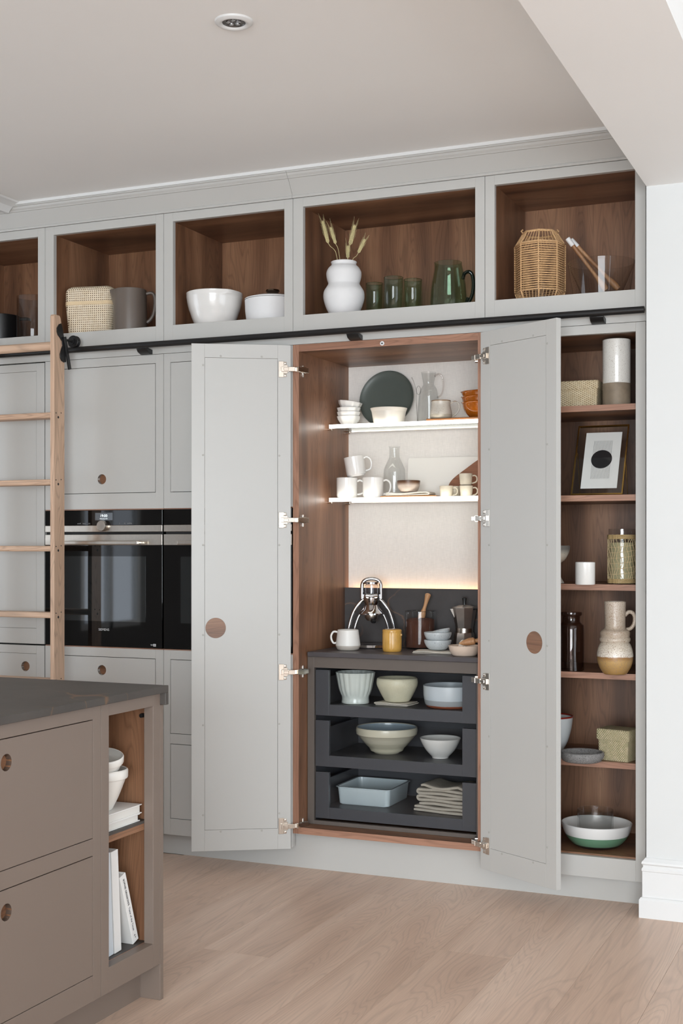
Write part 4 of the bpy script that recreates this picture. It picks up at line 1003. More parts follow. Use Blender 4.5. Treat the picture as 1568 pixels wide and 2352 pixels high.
# ---- pantry, lower glass shelf
MUGP = [(19.5, 0), (21, 3), (22.5, 3.6), (23.8, 8), (24, 48)]
def mug(label, sp, z, k=1.0):
    t, s = turned('white_mug', label, 'mug', sp, z, 'white mugs')
    s = s * k
    MB().vessel([(r * s, h * s) for r, h in MUGP], 2 * s, 3 * s).build('body', WHITE, t)
    arm(smooth_pts([(22, 40), (31, 43), (39, 36), (40, 24), (35, 13), (22, 10)]), s, 2.4, WHITE, t)
    return t
spa = spot_y(796.5, 0.335); spb = spot_y(856.5, 0.345)
mug('white mug standing next to the walnut side panel, a third mug above it', spa, GZ2); mug('white mug standing next to the small glass bottle, a third mug above it', spb, GZ2)
spc = spot_y(819, 0.342)
t = mug('tilted white mug balanced on top of the two other mugs', spc, GZ2 + 50.4 * spc[2] + 0.002, 0.95)
t.rotation_euler = Matrix.Rotation(R(-9.5), 4, FWD).to_euler()
sp = spot_y(905.5, 0.438)
lathe_thing('glass_bottle', 'clear glass milk-bottle carafe behind the white mugs', 'carafe', sp, GZ2, SP([(23, 0), (25, 2), (25, 60), (23, 72), (14, 92), (12, 99), (12, 117), (13.5, 121)], 3), GLASSC, 1.0, 2.5)
wb = onY(934, 1130, 0.455); we = onY(1120, 1130, 0.455)
q = tag(rbox(MB(), (we.x - wb.x) / 2, 0.086, 0, 0.008, 0.008).build('white_tray', plain('white_tray', rgb(236, 233, 226), 0.35), loc=((we.x + wb.x) / 2, 0.473, GZ2 + 0.088)), 'plain white rectangular tray leaning against the pantry back', 'tray')
q.rotation_euler = (R(84), 0, 0)
c0 = onY(1029, 1100, 0.43).x; c1 = onY(1103, 1100, 0.43).x
pz = lambda v: onY(1060, v, 0.43).z - GZ2
poly = smooth_pts([(c0 + 0.05, 0.0), (c0 + 0.012, 0.015), (c0, 0.045), (c0 + 0.018, 0.078), (c0 + 0.07, 0.118), (c1 - 0.005, 0.162), (c1 + 0.03, 0.165), (c1 + 0.05, 0.12), (c1 + 0.05, 0.02), (c1 + 0.02, 0.0)], 4)
q = tag(MB().prism([(p[0] - c0, p[1]) for p in poly], 0, 0.014, 'y').build('leaning_board', wood('board_walnut', 'x', rgb(106, 66, 44), rgb(142, 92, 64), rgb(162, 110, 80), 0.5), loc=(c0, 0.425, GZ2 + 0.0025)), 'rounded brown wooden board leaning in front of the white tray', 'board')
q.rotation_euler = (R(-7), 0, 0)
x0 = onY(886, 1135, 0.35).x; x1 = onY(1010, 1135, 0.35).x
tag(MB().prism(smooth_pts([(x0, -0.03), (x0 + 0.01, -0.055), (x1 - 0.02, -0.055), (x1, -0.03), (x1, 0.02), (x1 - 0.02, 0.036), (x0 + 0.01, 0.036), (x0, 0.02), (x0, -0.03)], 2)[:-1], 0, 0.0085, 'z').build('cheese_board', OLIVE, loc=(0, 0.345, GZ2), bev=0.002), 'thin wooden board under the folded napkin on the lower shelf', 'board')
cx_ = onY(943, 1130, 0.345).x
cloth('folded_napkin', 'folded cream linen napkin under the brown-rimmed bowl', 'napkin', cx_, 0.336, GZ2 + 0.0088, 0.205, 0.080, 0.014, 2, LINEN, 0.0, 5, 0.8)
sp = spot_y(938, 0.335)
BRB = bands('brown_rim_glaze', [(0.0, rgb(196, 178, 162)), (0.028, rgb(204, 188, 174)), (0.040, rgb(120, 88, 66)), (0.046, rgb(92, 62, 44))], 0.35, 0.1, 0.003, 'LINEAR', rgb(150, 120, 100), speck_cut=0.68)
lathe_thing('rimmed_bowl', 'small beige bowl with a brown rim on the folded napkin', 'bowl', sp, GZ2 + 0.0245, SP([(17, 0), (20, 2), (25, 12), (27, 26)], 3), BRB, 1.8)
CUPM = plain('cup_stoneware', rgb(212, 202, 182), 0.4, var=0.04, vscale=50)
def cup(label, sp, z):
    t, s = turned('espresso_cup', label, 'cup', sp, z, 'ribbed espresso cups')
    MB().vessel([(r * s, h * s) for r, h in ((12, 0), (13.2, 1.5), (14, 12), (14.5, 13), (15.5, 26))], 1.2 * s, None, 96, lambda a, z_: 1 + (0.02 * math.cos(30 * a) if 0.002 < z_ < 12.5 * s else 0)).build('body', CUPM, t)
    arm(smooth_pts([(14, 21), (21, 22), (25.5, 17), (24, 8), (14, 4)]), s, 1.7, CUPM, t)
    return t
e1, e2 = spot_y(1024.5, 0.315), spot_y(1070.5, 0.325)
cup('ribbed beige espresso cup standing by itself beside the napkin', e1, GZ2)
cup('ribbed beige espresso cup with another stacked on it', e2, GZ2)
cup('ribbed beige espresso cup stacked on top of another', (e2[0] - 0.002, e2[1], e2[2]), GZ2 + 26.8 * e2[2] + 0.0015)
cup('ribbed beige espresso cup tucked behind the other cups', spot_y(1043, 0.385), GZ2)

# ---- pantry worktop
PZ = 0.8703
sp = spot_z(799, 1495, PZ, 27)
TWO = bands('two_tone_mug', [(0.0, rgb(196, 188, 178)), (0.0195, rgb(232, 230, 225))], 0.4, 0.2)
t, s = turned('two_tone_mug', 'white mug with a bare clay foot beside the espresso machine', 'mug', sp, PZ)
MB().vessel([(r * s, h * s) for r, h in ((22, 0), (25, 2), (28.5, 10), (28.5, 12), (24, 46))], 1.8 * s).build('body', TWO, t)
arm(smooth_pts([(-24, 41), (-33, 42), (-38.5, 34), (-38, 24), (-33, 16), (-26, 17)]), s, 2.4, TWO, t)
# lever espresso machine
sp = spot_y(853, 0.370); s = sp[2]
t, s = turned('espresso_machine', 'polished aluminium lever espresso machine with arched legs', 'coffee machine', sp, PZ)
P3 = lambda dx, dz, dy=0.0: (RV.x * dx * s + FWD.x * dy, RV.y * dx * s + FWD.y * dy, dz * s)
MB().lathe([(0, 0), (46 * s, 0), (48 * s, 3 * s), (46 * s, 8 * s), (38 * s, 9 * s), (34 * s, 7 * s), (0, 7 * s)], 48).build('base', CHROME, t)
for e in (-1, 1):
    out = [(e * 53, 5), (e * 54, 25), (e * 51, 50), (e * 43, 78), (e * 33, 96), (e * 22, 108), (e * 10, 116)]
    inn = [(e * 40, 8), (e * 41, 25), (e * 37, 50), (e * 29, 72), (e * 20, 86), (e * 12, 98)]
    MB().tube([P3(a, b) for a, b in smooth_pts(out, 4)], [3.6 * s] * 25, 12).build('leg', CHROME, t)
    MB().tube([P3(a, b) for a, b in smooth_pts(inn, 4)], 2.6 * s, 12).build('leg_brace', CHROME, t)
MB().tube([P3(a, b) for a, b in smooth_pts([(-22, 112), (-22, 130), (-21, 146), (-14, 155), (0, 158), (14, 155), (21, 146), (22, 130), (22, 112)], 4)], 4.2 * s, 12).build('top_frame', CHROME, t)
MB().lathe([(0, 120 * s), (15.5 * s, 120 * s), (15.5 * s, 143 * s), (12 * s, 146 * s), (0, 146 * s)], 32).build('piston_cylinder', thin_glass('chamber_glass', (0.8, 0.8, 0.82, 1), refl=2.0), t)
MB().lathe([(0, 146 * s), (21 * s, 146 * s), (21 * s, 150 * s), (0, 152 * s)], 32).build('water_cap', CHROME, t)
MB().lathe([(0, 122 * s), (19 * s, 122 * s), (20 * s, 112 * s), (15 * s, 98 * s), (19 * s, 88 * s), (29 * s, 79 * s), (29 * s, 76 * s), (0, 76 * s)], 40).build('group_head', CHROME, t)
MB().lathe([(0, 76 * s), (15 * s, 76 * s), (15 * s, 68 * s), (10 * s, 62 * s), (0, 62 * s)], 32).build('filter_basket', STEEL, t)
MB().lathe([(0, 6 * s), (4.5 * s, 5 * s), (7 * s, 0), (4.5 * s, -5 * s), (0, -6 * s)], 20).xf(Matrix.Translation(P3(4, 62, -0.026))).build('spout_knob', BLACK, t)
MB().tube([P3(4, 62, 0.0), P3(4, 62, -0.024)], 2.4 * s, 10).build('spout_stem', BLACK, t)
for e in (-1, 1):
    MB().lathe([(5 * s, 0), (4.5 * s, 0.003), (0, 0.004)], 18).xf(Matrix.Translation(P3(e * 9, 118, -0.032)) @ Matrix.Rotation(YAW, 4, 'Z') @ Matrix.Rotation(R(90), 4, 'X')).build('bolt', STEEL, t)
MB().tube([P3(-13, 120, -0.028), P3(-4, 119, -0.030), P3(4, 119, -0.030), P3(13, 120, -0.028)], 5 * s, 12).build('crossbar', CHROME, t)
# mustard jar
sp = spot_z(900, 1497.5, PZ, 21)
MUST = plain('mustard_glaze', rgb(208, 160, 78), 0.3, var=0.08, vscale=30, coat=0.3)
t, s = turned('ribbed_jar', 'mustard yellow ribbed ceramic jar with lid', 'jar', sp, PZ)
MB().vessel([(r * s, h * s) for r, h in ((20, 0), (21.3, 2), (21.8, 8), (21.8, 42), (21.2, 45))], 2 * s, None, 120, lambda a, z: 1 + (0.016 * math.cos(30 * a) if 3 * s < z < 43 * s else 0)).build('body', MUST, t)
MB().lathe([(0, 44 * s), (22 * s, 44.5 * s), (22.4 * s, 47.5 * s), (21 * s, 50 * s), (16 * s, 51 * s), (0, 51 * s)], 44).build('lid', MUST, t)
MB().lathe([(0, 0), (2.6 * s, 0.5 * s), (2.6 * s, 4 * s), (0, 4.5 * s)], 12).xf(Matrix.Translation(P3(20.5, 36, -0.012))).build('knob', MUST, t)
# coffee jar with scoop
sp = spot_y(965, 0.396); s = sp[2]
t, s = turned('coffee_jar', 'clear glass jar half full of ground coffee', 'jar', sp, PZ)
MB().vessel([(r * s, h * s) for r, h in ((32, 0), (34.5, 2), (35, 5), (35, 86))], 0.002, 0.006).build('body', GLASSC, t)
MB().tube([(35 * s * math.cos(2 * math.pi * k / 44), 35 * s * math.sin(2 * math.pi * k / 44), 86.5 * s) for k in range(44)], 0.0018, 6, True).build('rim', thin_glass('rim_glass', (0.8, 0.82, 0.82, 1), refl=2.0), t)
MB().lathe([(0, 4 * s), (32.6 * s, 4 * s), (32.8 * s, 8 * s), (32.8 * s, 66 * s), (25 * s, 69 * s), (10 * s, 71 * s), (0, 70 * s)], 40).build('ground_coffee', plain('ground_coffee', rgb(84, 48, 34), 0.95, var=0.3, vscale=700, bmp=0.6), t)
t = thing('wooden_scoop', 'wooden scoop standing in the jar of ground coffee', 'scoop', (sp[0] + 0.018 * CN, sp[1] + 0.018 * SN, PZ + 71 * s))
MB().tube(smooth_pts([P3(-9, -4), P3(-3, 14), P3(3, 34), P3(7, 50), P3(8.5, 56)], 3), [7 * s, 8 * s, 8 * s, 6 * s, 4.2 * s, 4.0 * s, 4.4 * s, 5.2 * s, 6 * s, 6.6 * s, 6.8 * s, 5.0 * s, 2 * s], 12).build('shaft', BEECH, t)
# pale bowls on a napkin
nz = onZ(985, 1501, PZ)
cloth('linen_napkin', 'small folded cream napkin under the pale blue-grey bowls', 'napkin', nz.x + 0.005, nz.y + 0.045, PZ, 0.165, 0.10, 0.009, 2, LINEN, R(8), 9, 0.6)
sp = spot_z(1005, 1494, PZ + 0.0095, 20)
PALE = plain('pale_blue_glaze', rgb(196, 202, 204), 0.32, var=0.06, vscale=25, coat=0.2, speck=rgb(168, 174, 176), speck_scale=250, speck_cut=0.63)
pr = SP([(17, 0), (20, 1), (27, 8), (31, 17), (31.5, 22)], 3)
lathe_thing('breakfast_bowl', 'bottom pale blue-grey bowl of the stack on the worktop', 'bowl', sp, PZ + 0.0105, pr, PALE, 1.6, group='pale bowls on the pantry worktop')
lathe_thing('breakfast_bowl', 'middle pale blue-grey bowl of the stack on the worktop', 'bowl', sp, PZ + 0.0105 + 17.5 * sp[2], pr, PALE, 1.6, group='pale bowls on the pantry worktop')
o = lathe_thing('sauce_bowl', 'small pale blue-grey bowl resting tilted on the stacked bowls', 'bowl', sp, PZ + 0.0105 + 27.5 * sp[2], SP([(10, 0), (13, 1), (19, 8), (22, 15)], 3), PALE, 1.4)
o.location = o.location + RV * 0.017; o.rotation_euler = Matrix.Rotation(R(-12), 4, FWD).to_euler(); o.location.z += 0.004
# moka pot
sp = spot_y(1066, 0.406); s = sp[2]
ALU = plain('aluminium', rgb(206, 200, 194), 0.34, 1.0, var=0.04)
t, s = turned('moka_pot', 'octagonal aluminium stovetop coffee pot with a black knob', 'coffee pot', sp, PZ)
def poly8(m, prof): return m.lathe([(r * s, h * s) for r, h in prof], 8)
poly8(MB(), [(0, 0), (27, 0), (27, 3), (23, 36), (21, 40), (0, 40)]).xf(Matrix.Rotation(0.3, 4, 'Z')).build('boiler', ALU, t, ang=20)
MB().lathe([(0, 39 * s), (20 * s, 39 * s), (20 * s, 50 * s), (0, 50 * s)], 32).build('collar', STEEL, t)
poly8(MB(), [(0, 50), (20, 50), (28, 93), (28.5, 96), (0, 96)]).xf(Matrix.Rotation(0.3, 4, 'Z')).build('upper_chamber', ALU, t, ang=20)
poly8(MB(), [(29, 96), (29, 97.5), (12, 103), (0, 104)]).xf(Matrix.Rotation(0.3, 4, 'Z')).build('lid', ALU, t, ang=20)
MB().lathe([(0, 103 * s), (4 * s, 103 * s), (4 * s, 110 * s), (6 * s, 119 * s), (4 * s, 121 * s), (0, 121 * s)], 8).build('knob', BLACK, t)
arm([(26, 96), (42, 97), (46, 90), (42, 60)], s, [4, 4, 4, 3], BLACK, t, d=(RV * 0.72 - FWD * 0.69).normalized())
MB().prism([(-24 * s, 95 * s), (-33 * s, 94 * s), (-31 * s, 90 * s), (-23 * s, 74 * s)], -0.005, 0.005, 'y').xf(Matrix.Rotation(YAW, 4, 'Z')).build('spout', plain('spout_metal', rgb(120, 114, 108), 0.4, 1.0), t, smooth=False)
# citrus squeezer dish with wooden reamer
sp = spot_z(1066, 1508, PZ, 26); s = sp[2]
BEI = plain('beige_stoneware', rgb(214, 194, 176), 0.45, var=0.03, vscale=30)
t, s = turned('citrus_squeezer', 'beige ceramic citrus squeezer dish', 'juicer', sp, PZ)
MB().vessel([(r * s, h * s) for r, h in SP([(24, 0), (28, 2), (34, 12), (36.5, 23)], 3)], 2 * s).build('dish', BEI, t)
MB().lathe([(r * s, h * s) for r, h in ((12, 3), (11, 14), (7, 30), (2, 36), (0, 36.5))], 60, (RV.x * -4 * s, RV.y * -4 * s, 0), lambda a, z: 1 + 0.10 * math.cos(10 * a)).build('cone', plain('pale_clay', rgb(226, 214, 198), 0.45), t)
t = thing('citrus_reamer', 'wooden citrus reamer lying across the beige squeezer dish', 'reamer', (sp[0], sp[1], PZ + 23 * s))
d = RV; P4 = lambda dx, dz: (d.x * dx * s, d.y * dx * s - 0.034, dz * s + 0.010)
MB().tube([P4(-6, 0), P4(4, 1.5), P4(16, 4), P4(28, 6), P4(31, 6.5)], [1 * s, 6 * s, 8.5 * s, 8.5 * s, 5 * s], 14).build('ribbed_head', BEECH, t)
MB().tube([P4(31, 6.5), P4(35, 7), P4(42, 7.5), P4(46, 8)], [4 * s, 4.5 * s, 6.5 * s, 4 * s], 14).build('grip', BEECH, t)

# ---- drawers
D1, D2, D3 = [z + 0.0004 for z in DFLOOR]
sp = spot_y(816, 0.205)
FL = plain('celadon_white', rgb(214, 220, 214), 0.28, var=0.02, coat=0.3)
lathe_thing('fluted_bowl', 'tall white fluted footed bowl in the top drawer', 'bowl', sp, D1, SP([(30, 0), (32, 2), (31, 12), (33, 21), (37, 32), (41, 52), (44.5, 71)], 3), FL, 2.2, 4, n=120, rf=lambda a, z: 1 + (0.045 * abs(math.cos(9 * a)) - 0.02 if z > 21 * 0.00172 else 0))
sp = spot_z(912, 1622, D1, 34)
cloth('drawer_napkin', 'folded linen napkin under the cream bowl in the top drawer', 'napkin', sp[0], sp[1] - 0.006, D1, 0.15, 0.105, 0.012, 3, LINEN, R(-4), 12, 0.5)
lathe_thing('cream_bowl', 'cream stoneware bowl with a rolled rim on a napkin', 'bowl', (sp[0], sp[1], sp[2]), D1 + 0.0135, SP([(26, 0), (29, 2), (36, 14), (44, 30), (47.5, 40), (47, 50), (45.5, 53)], 3), plain('cream_speckle', rgb(216, 210, 184), 0.42, var=0.04, vscale=30, speck=rgb(196, 186, 150), speck_cut=0.65), 3)
sp = spot_z(1032, 1630, D1, 52)
lathe_thing('baking_dish', 'round pale blue and grey dish with a bare terracotta foot', 'dish', sp, D1, [(50, 0), (54, 3), (57, 10), (60, 28), (60.5, 50)], bands('banded_dish', [(0, rgb(150, 84, 60)), (0.0125, rgb(168, 172, 174)), (0.033, rgb(206, 214, 220))], 0.25, 0.2, 0.003, coat=0.4), 2.6)
sp = spot_z(888, 1733, D2, 29)
lathe_thing('serving_bowl', 'large cream bowl with a banded rim in the middle drawer', 'bowl', sp, D2, [(28, 0), (30, 2), (31, 4), (46, 17), (60, 33), (67, 42), (69.5, 43.5), (71, 52), (70, 59)], bands('cream_banded', [(0, rgb(196, 190, 168)), (0.0445, rgb(208, 202, 182)), (0.3, rgb(208, 202, 182))], 0.35, 0.4, coat=0.2), 2.6, 5, n=60)
MB().lathe([(67.2 * sp[2], 58.5 * sp[2]), (66.5 * sp[2], 50 * sp[2]), (58 * sp[2], 36 * sp[2]), (40 * sp[2], 18 * sp[2]), (0, 8 * sp[2])], 60).build('blue_glaze_lining', plain('blue_lining', rgb(168, 184, 194), 0.3, coat=0.3), [o for o in bpy.data.objects if o.name == 'serving_bowl'][0])
sp = spot_z(1011, 1743, D2, 20)
lathe_thing('rice_bowl', 'small plain white bowl beside the large cream bowl', 'bowl', sp, D2, SP([(19, 0), (20, 3), (33, 17), (43, 34), (47, 45)], 3), WHITE, 1.6)
# rectangular roasting dish
a, b = onZ(775, 1846, D3), onZ(893, 1856, D3)
w_ = (b - a).length; ang = math.atan2(b.y - a.y, b.x - a.x)
t = thing('roasting_dish', 'pale blue enamel rectangular roasting dish in the bottom drawer', 'dish', (0, 0, D3), ang)
dep_ = 0.232; cc = (a + b) / 2 + Vector((-math.sin(ang), math.cos(ang), 0)) * dep_ / 2; t.location = (cc.x, cc.y, D3)
PBL = plain('pale_blue_enamel', rgb(196, 208, 212), 0.22, var=0.02, coat=0.4)
def rring(kx, ky, rr, z, n=6):
    out = []
    for sx_, sy_, a0 in ((1, 1, 0), (-1, 1, 90), (-1, -1, 180), (1, -1, 270)):
        for i in range(n + 1):
            q = R(a0 + 90 * i / n); out.append((sx_ * (kx - rr) + rr * math.cos(q), sy_ * (ky - rr) + rr * math.sin(q), z))
    return out
hx, hy, hh = w_ / 2 * 0.97, dep_ / 2, 0.072
rows = [rring(hx - 0.004, hy - 0.004, 0.016, 0), rring(hx, hy, 0.018, 0.004), rring(hx + 0.006, hy + 0.006, 0.02, hh - 0.003), rring(hx + 0.013, hy + 0.013, 0.024, hh - 0.001), rring(hx + 0.013, hy + 0.013, 0.024, hh + 0.001), rring(hx + 0.003, hy + 0.003, 0.018, hh + 0.001), rring(hx - 0.003, hy - 0.003, 0.016, 0.006), rring(hx - 0.02, hy - 0.02, 0.012, 0.004)]
n_ = len(rows[0]); m = MB().add([p for q in rows for p in q], [(i * n_ + k, i * n_ + (k + 1) % n_, (i + 1) * n_ + (k + 1) % n_, (i + 1) * n_ + k) for i in range(len(rows) - 1) for k in range(n_)] + [tuple(range(n_))[::-1], tuple(range((len(rows) - 1) * n_, len(rows) * n_))])
m.build('dish_body', PBL, t)
# folded tablecloths
p = onZ(996, 1868, D3); s = depth(p) / FPX
cloth('linen_tablecloth', 'grey linen cloth folded flat, lowest in the bottom drawer', 'cloth', p.x + 0.028, p.y + 0.075, D3, 0.235, 0.15, 0.026, 2, LINENG, R(-6), 21, 0.3)
cloth('linen_bundle', 'thick grey linen cloth folded in many layers, on top of a flat one', 'cloth', p.x + 0.034, p.y + 0.080, D3 + 0.0275, 0.205, 0.15, 0.082, 6, LINENG, R(-6), 4, 0.9)

# ---- right-hand open shelves
E1, E2, E3, E4, E5 = [z + 0.0004 for z in ESH]; E6 = 0.1724
SEA = weave('seagrass', rgb(206, 186, 150), rgb(220, 204, 172), rgb(132, 108, 74), 420, 800)
SEAG = weave('seagrass_green', rgb(182, 174, 136), rgb(208, 194, 160), rgb(134, 122, 86), 760, 640)
xr = onY(1372, 900, 0.10).x
t = thing('seagrass_box', 'pale woven seagrass box with a flat lid beside the tall vase', 'basket', (xr - 0.085, 0.165, E1))
rbox(MB(), 0.083, 0.062, 0, 0.075, 0.006, taper=0.98).build('body', SEA, t)
rbox(MB(), 0.087, 0.066, 0.070, 0.102, 0.008, roundtop=0.006).build('lid', SEA, t)
sp = spot_y(1415.5, 0.105)
t, s = turned('cylinder_vase', 'tall white speckled cylinder vase with a brown clay foot', 'vase', sp, E1)
MB().lathe([(0, 0), (31.5 * s, 0), (32 * s, 2 * s), (32 * s, 48 * s), (32.8 * s, 51 * s), (0, 51 * s)], 44).build('clay_foot', plain('brown_clay', rgb(136, 122, 104), 0.6, var=0.22, vscale=22), t)
MB().vessel([(r * s, (h + 51) * s) for r, h in ((31, 0), (31.5, 2), (31.5, 100))], 2 * s, None, 44, lambda a, z: 1 + 0.006 * math.sin(2 * a + z * 30)).build('glazed_body', plain('white_speckle', rgb(226, 224, 218), 0.3, var=0.02, coat=0.3, speck=rgb(186, 178, 168), speck_scale=350, speck_cut=0.64), t)
# framed print
A0, A1 = onY(1312, 1136, 0.075), onY(1428, 1134, 0.075); fw = A1.x - A0.x
fh, ln = 0.292, R(26)
t = thing('picture_frame', 'brass and glass frame holding a print of a black disc over thin lines', 'picture frame', (A0.x, 0.075, E2 + 0.004))
t.rotation_euler = (-ln, 0, 0)
for q in ((0, fw, 0, 0), (0, fw, fh, fh)): MB().box(q[0] - 0.0025, q[1] + 0.0025, -0.004, 0.004, q[2] - 0.0025, q[2] + 0.0025).build('frame_bar', BRASS, t, smooth=False)
for q in (0, fw): MB().box(q - 0.0025, q + 0.0025, -0.004, 0.004, 0.0025, fh - 0.0025).build('frame_bar', BRASS, t, smooth=False)
MB().box(0.002, fw - 0.002, -0.0022, -0.0012, 0.002, fh - 0.002).build('pane', GLASSC, t, smooth=False)
MB().box(0.002, fw - 0.002, 0.0012, 0.0022, 0.002, fh - 0.002).build('pane', GLASSC, t, smooth=False)
px0, px1, pz0, pz1 = fw * 0.165, fw * 0.885, fh * 0.085, fh * 0.905
pp = MB().box(px0, px1, -0.0004, 0.0004, pz0, pz1).build('print_paper', PAPER, t, smooth=False)
pw, ph = px1 - px0, pz1 - pz0
m = MB()
for i in range(16):
    lx = px0 + pw * (0.25 + 0.5 * i / 15); m.box(lx - 0.0004, lx + 0.0004, -0.0007, -0.0004, pz0 + ph * 0.17, pz0 + ph * 0.85)
o = m.build('print_lines', INK, pp, smooth=False); o['kind'] = 'stuff'
MB().lathe([(0, 0), (pw * 0.29, 0), (pw * 0.29, 0.0003), (0, 0.0003)], 60).xf(Matrix.Translation((px0 + pw * 0.5, -0.0008, pz0 + ph * 0.515)) @ Matrix.Rotation(R(90), 4, 'X')).build('print_disc', INK, pp)
for q in (0.004, fw - 0.004): MB().tube([(q, 0.004, fh * 0.62), (q, 0.112, 0.055)], 0.0013, 6).build('easel_leg', BRASS, t)
# third shelf
sp = spot_y(1272, 0.13)
lathe_thing('pedestal_bowl', 'speckled cream pedestal bowl half hidden behind the pantry door', 'bowl', sp, E3, SP([(22, 0), (22, 2), (12, 20), (7, 36), (10, 43), (24, 52), (34, 70), (36.5, 85)], 3), bands('pedestal_glaze', [(0, rgb(214, 208, 198)), (0.07, rgb(216, 190, 164)), (0.11, rgb(206, 196, 180)), (0.13, rgb(120, 116, 110))], 0.4, 0.2, 0.004, 'LINEAR', rgb(140, 110, 90), speck_cut=0.66), 2.4)
sp = spot_z(1343.5, 1343.3, E3, 22)
lathe_thing('white_beaker', 'plain white cylindrical beaker on the third shelf', 'cup', (sp[0], min(sp[1], 0.1), sp[2]), E3, [(21, 0), (22.5, 2), (22.6, 51)], plain('beaker_glaze', rgb(226, 225, 221), 0.25, coat=0.3, speck=rgb(200, 196, 190), speck_cut=0.68), 2)
sp = spot_y(1428, 0.095); s = sp[2]
t, s = turned('rattan_hurricane', 'glass hurricane vase in a woven straw sleeve', 'vase', sp, E3)
MB().vessel([(29 * s, 0), (30.5 * s, 2 * s), (30.5 * s, 126 * s)], 0.0022, 0.006).build('glass', GLASSC, t)
MB().vessel([(28 * s, 3 * s), (29 * s, 4 * s), (29 * s, 95 * s)], 0.001, 0.004).build('inner_glass', plain('straw_glass', rgb(160, 154, 122), 0.12, var=0.12, vscale=30, coat=0.4), t)
STRAW = plain('straw', rgb(206, 186, 146), 0.75, var=0.2, vscale=90)
for z0, z1, nm in ((2, 12, 'lower_band'), (103, 113, 'upper_band')):
    MB().lathe([(31 * s, z0 * s), (33.4 * s, z0 * s), (33.6 * s, (z0 + z1) / 2 * s), (33.2 * s, z1 * s), (31 * s, z1 * s)], 40).build(nm, weave('straw_' + nm, rgb(186, 158, 108), rgb(200, 176, 130), rgb(110, 84, 48), 500, 1400), t)
m = MB(); K = 26
for i in range(K):
    a0 = 2 * math.pi * i / K
    m.tube([(32.4 * s * math.cos(a0 + 0.10 * math.sin(q * 4.5 + i)), 32.4 * s * math.sin(a0 + 0.10 * math.sin(q * 4.5 + i)), (12 + 91 * q / 8) * s) for q in range(9)], 0.0011, 4)
for j in range(7):
    m.tube([(32.6 * s * math.cos(2 * math.pi * k / 36), 32.6 * s * math.sin(2 * math.pi * k / 36), (15 + 12.3 * j + 5 * math.sin(2 * math.pi * k / 36 + 0.6)) * s) for k in range(36)], 0.0009, 4, True)
o = m.build('straw_mesh', STRAW, t); o['kind'] = 'stuff'
# fourth shelf
sp = spot_z(1311, 1543, E4, 29); 
lathe_thing('brown_glass_jar', 'dark brown glass jar with a collar, partly behind the pantry door', 'jar', sp, E4, SP([(26, 0), (29, 3), (29.5, 10), (29.5, 95), (27, 106), (21.5, 112), (21, 124), (25, 128), (25, 134)], 3), GLASSB, 1.6, 3)
sp = spot_z(1412, 1550.5, E4, 25); s = sp[2]
t, s = turned('glazed_jug', 'stoneware jug with speckled cream glaze over an ochre foot', 'jug', sp, E4)
LAVA = bands('lava_glaze', [(0, rgb(164, 126, 66)), (0.052, rgb(186, 152, 98)), (0.066, rgb(150, 106, 58)), (0.070, rgb(228, 220, 208)), (0.10, rgb(212, 202, 186)), (0.15, rgb(176, 160, 142)), (0.30, rgb(198, 186, 172))], 0.4, 0.3, 0.007, 'LINEAR', rgb(150, 126, 104), 0.2, 30, 0.565, 330)
MB().vessel([(r * s, h * s) for r, h in SP([(24, 0), (27, 2), (36, 16), (41, 34), (41, 48), (38, 62), (33.5, 71), (32, 73), (34.5, 76), (35, 82), (33, 85), (33.5, 88), (34, 96), (30, 101), (25, 104), (23.5, 112), (24, 140), (24.5, 160), (25, 166)], 2)], 2.5 * s, None, 56).build('body', LAVA, t)
arm(smooth_pts([(22, 134), (30, 142), (39, 141), (45, 132), (44, 116), (36, 105), (26, 102)]), s, 4.6, LAVA, t)
# fifth shelf
sp = spot_y(1266, 0.20)
t, s = turned('enamel_bowl', 'white enamel bowl with a red rim, mostly behind the pantry door', 'bowl', sp, E5)
MB().vessel([(r * s, h * s) for r, h in SP([(24, 0), (26, 2), (38, 25), (46, 55), (49, 80)], 3)], 1.6 * s).build('body', plain('white_enamel', rgb(222, 226, 226), 0.22, coat=0.4), t)
MB().tube([(48.4 * s * math.cos(2 * math.pi * k / 48), 48.4 * s * math.sin(2 * math.pi * k / 48), 80 * s) for k in range(48)], 1.9 * s, 8, True).build('rim', plain('red_enamel', rgb(150, 44, 32), 0.3), t)
sp = spot_z(1336, 1755, E5, 42)
lathe_thing('stone_dish', 'shallow rough grey stone dish on the fifth shelf', 'dish', sp, E5, [(40, 0), (44, 2), (50, 11), (51, 17), (50, 21)], plain('lava_stone', rgb(128, 126, 124), 0.85, var=0.2, vscale=240, bmp=0.5, speck=rgb(88, 86, 84), speck_scale=320, speck_cut=0.6), 5, 9)
p = onZ(1392, 1745, E5)
t = thing('green_seagrass_box', 'green-tinged woven seagrass box with an overhanging lid', 'basket', (-0.9745, 0.105, E5), R(-14))
rbox(MB(), 0.060, 0.049, 0, 0.082, 0.007, taper=0.97).build('body', SEAG, t)
rbox(MB(), 0.066, 0.054, 0.076, 0.115, 0.009, roundtop=0.007).build('lid', SEAG, t)
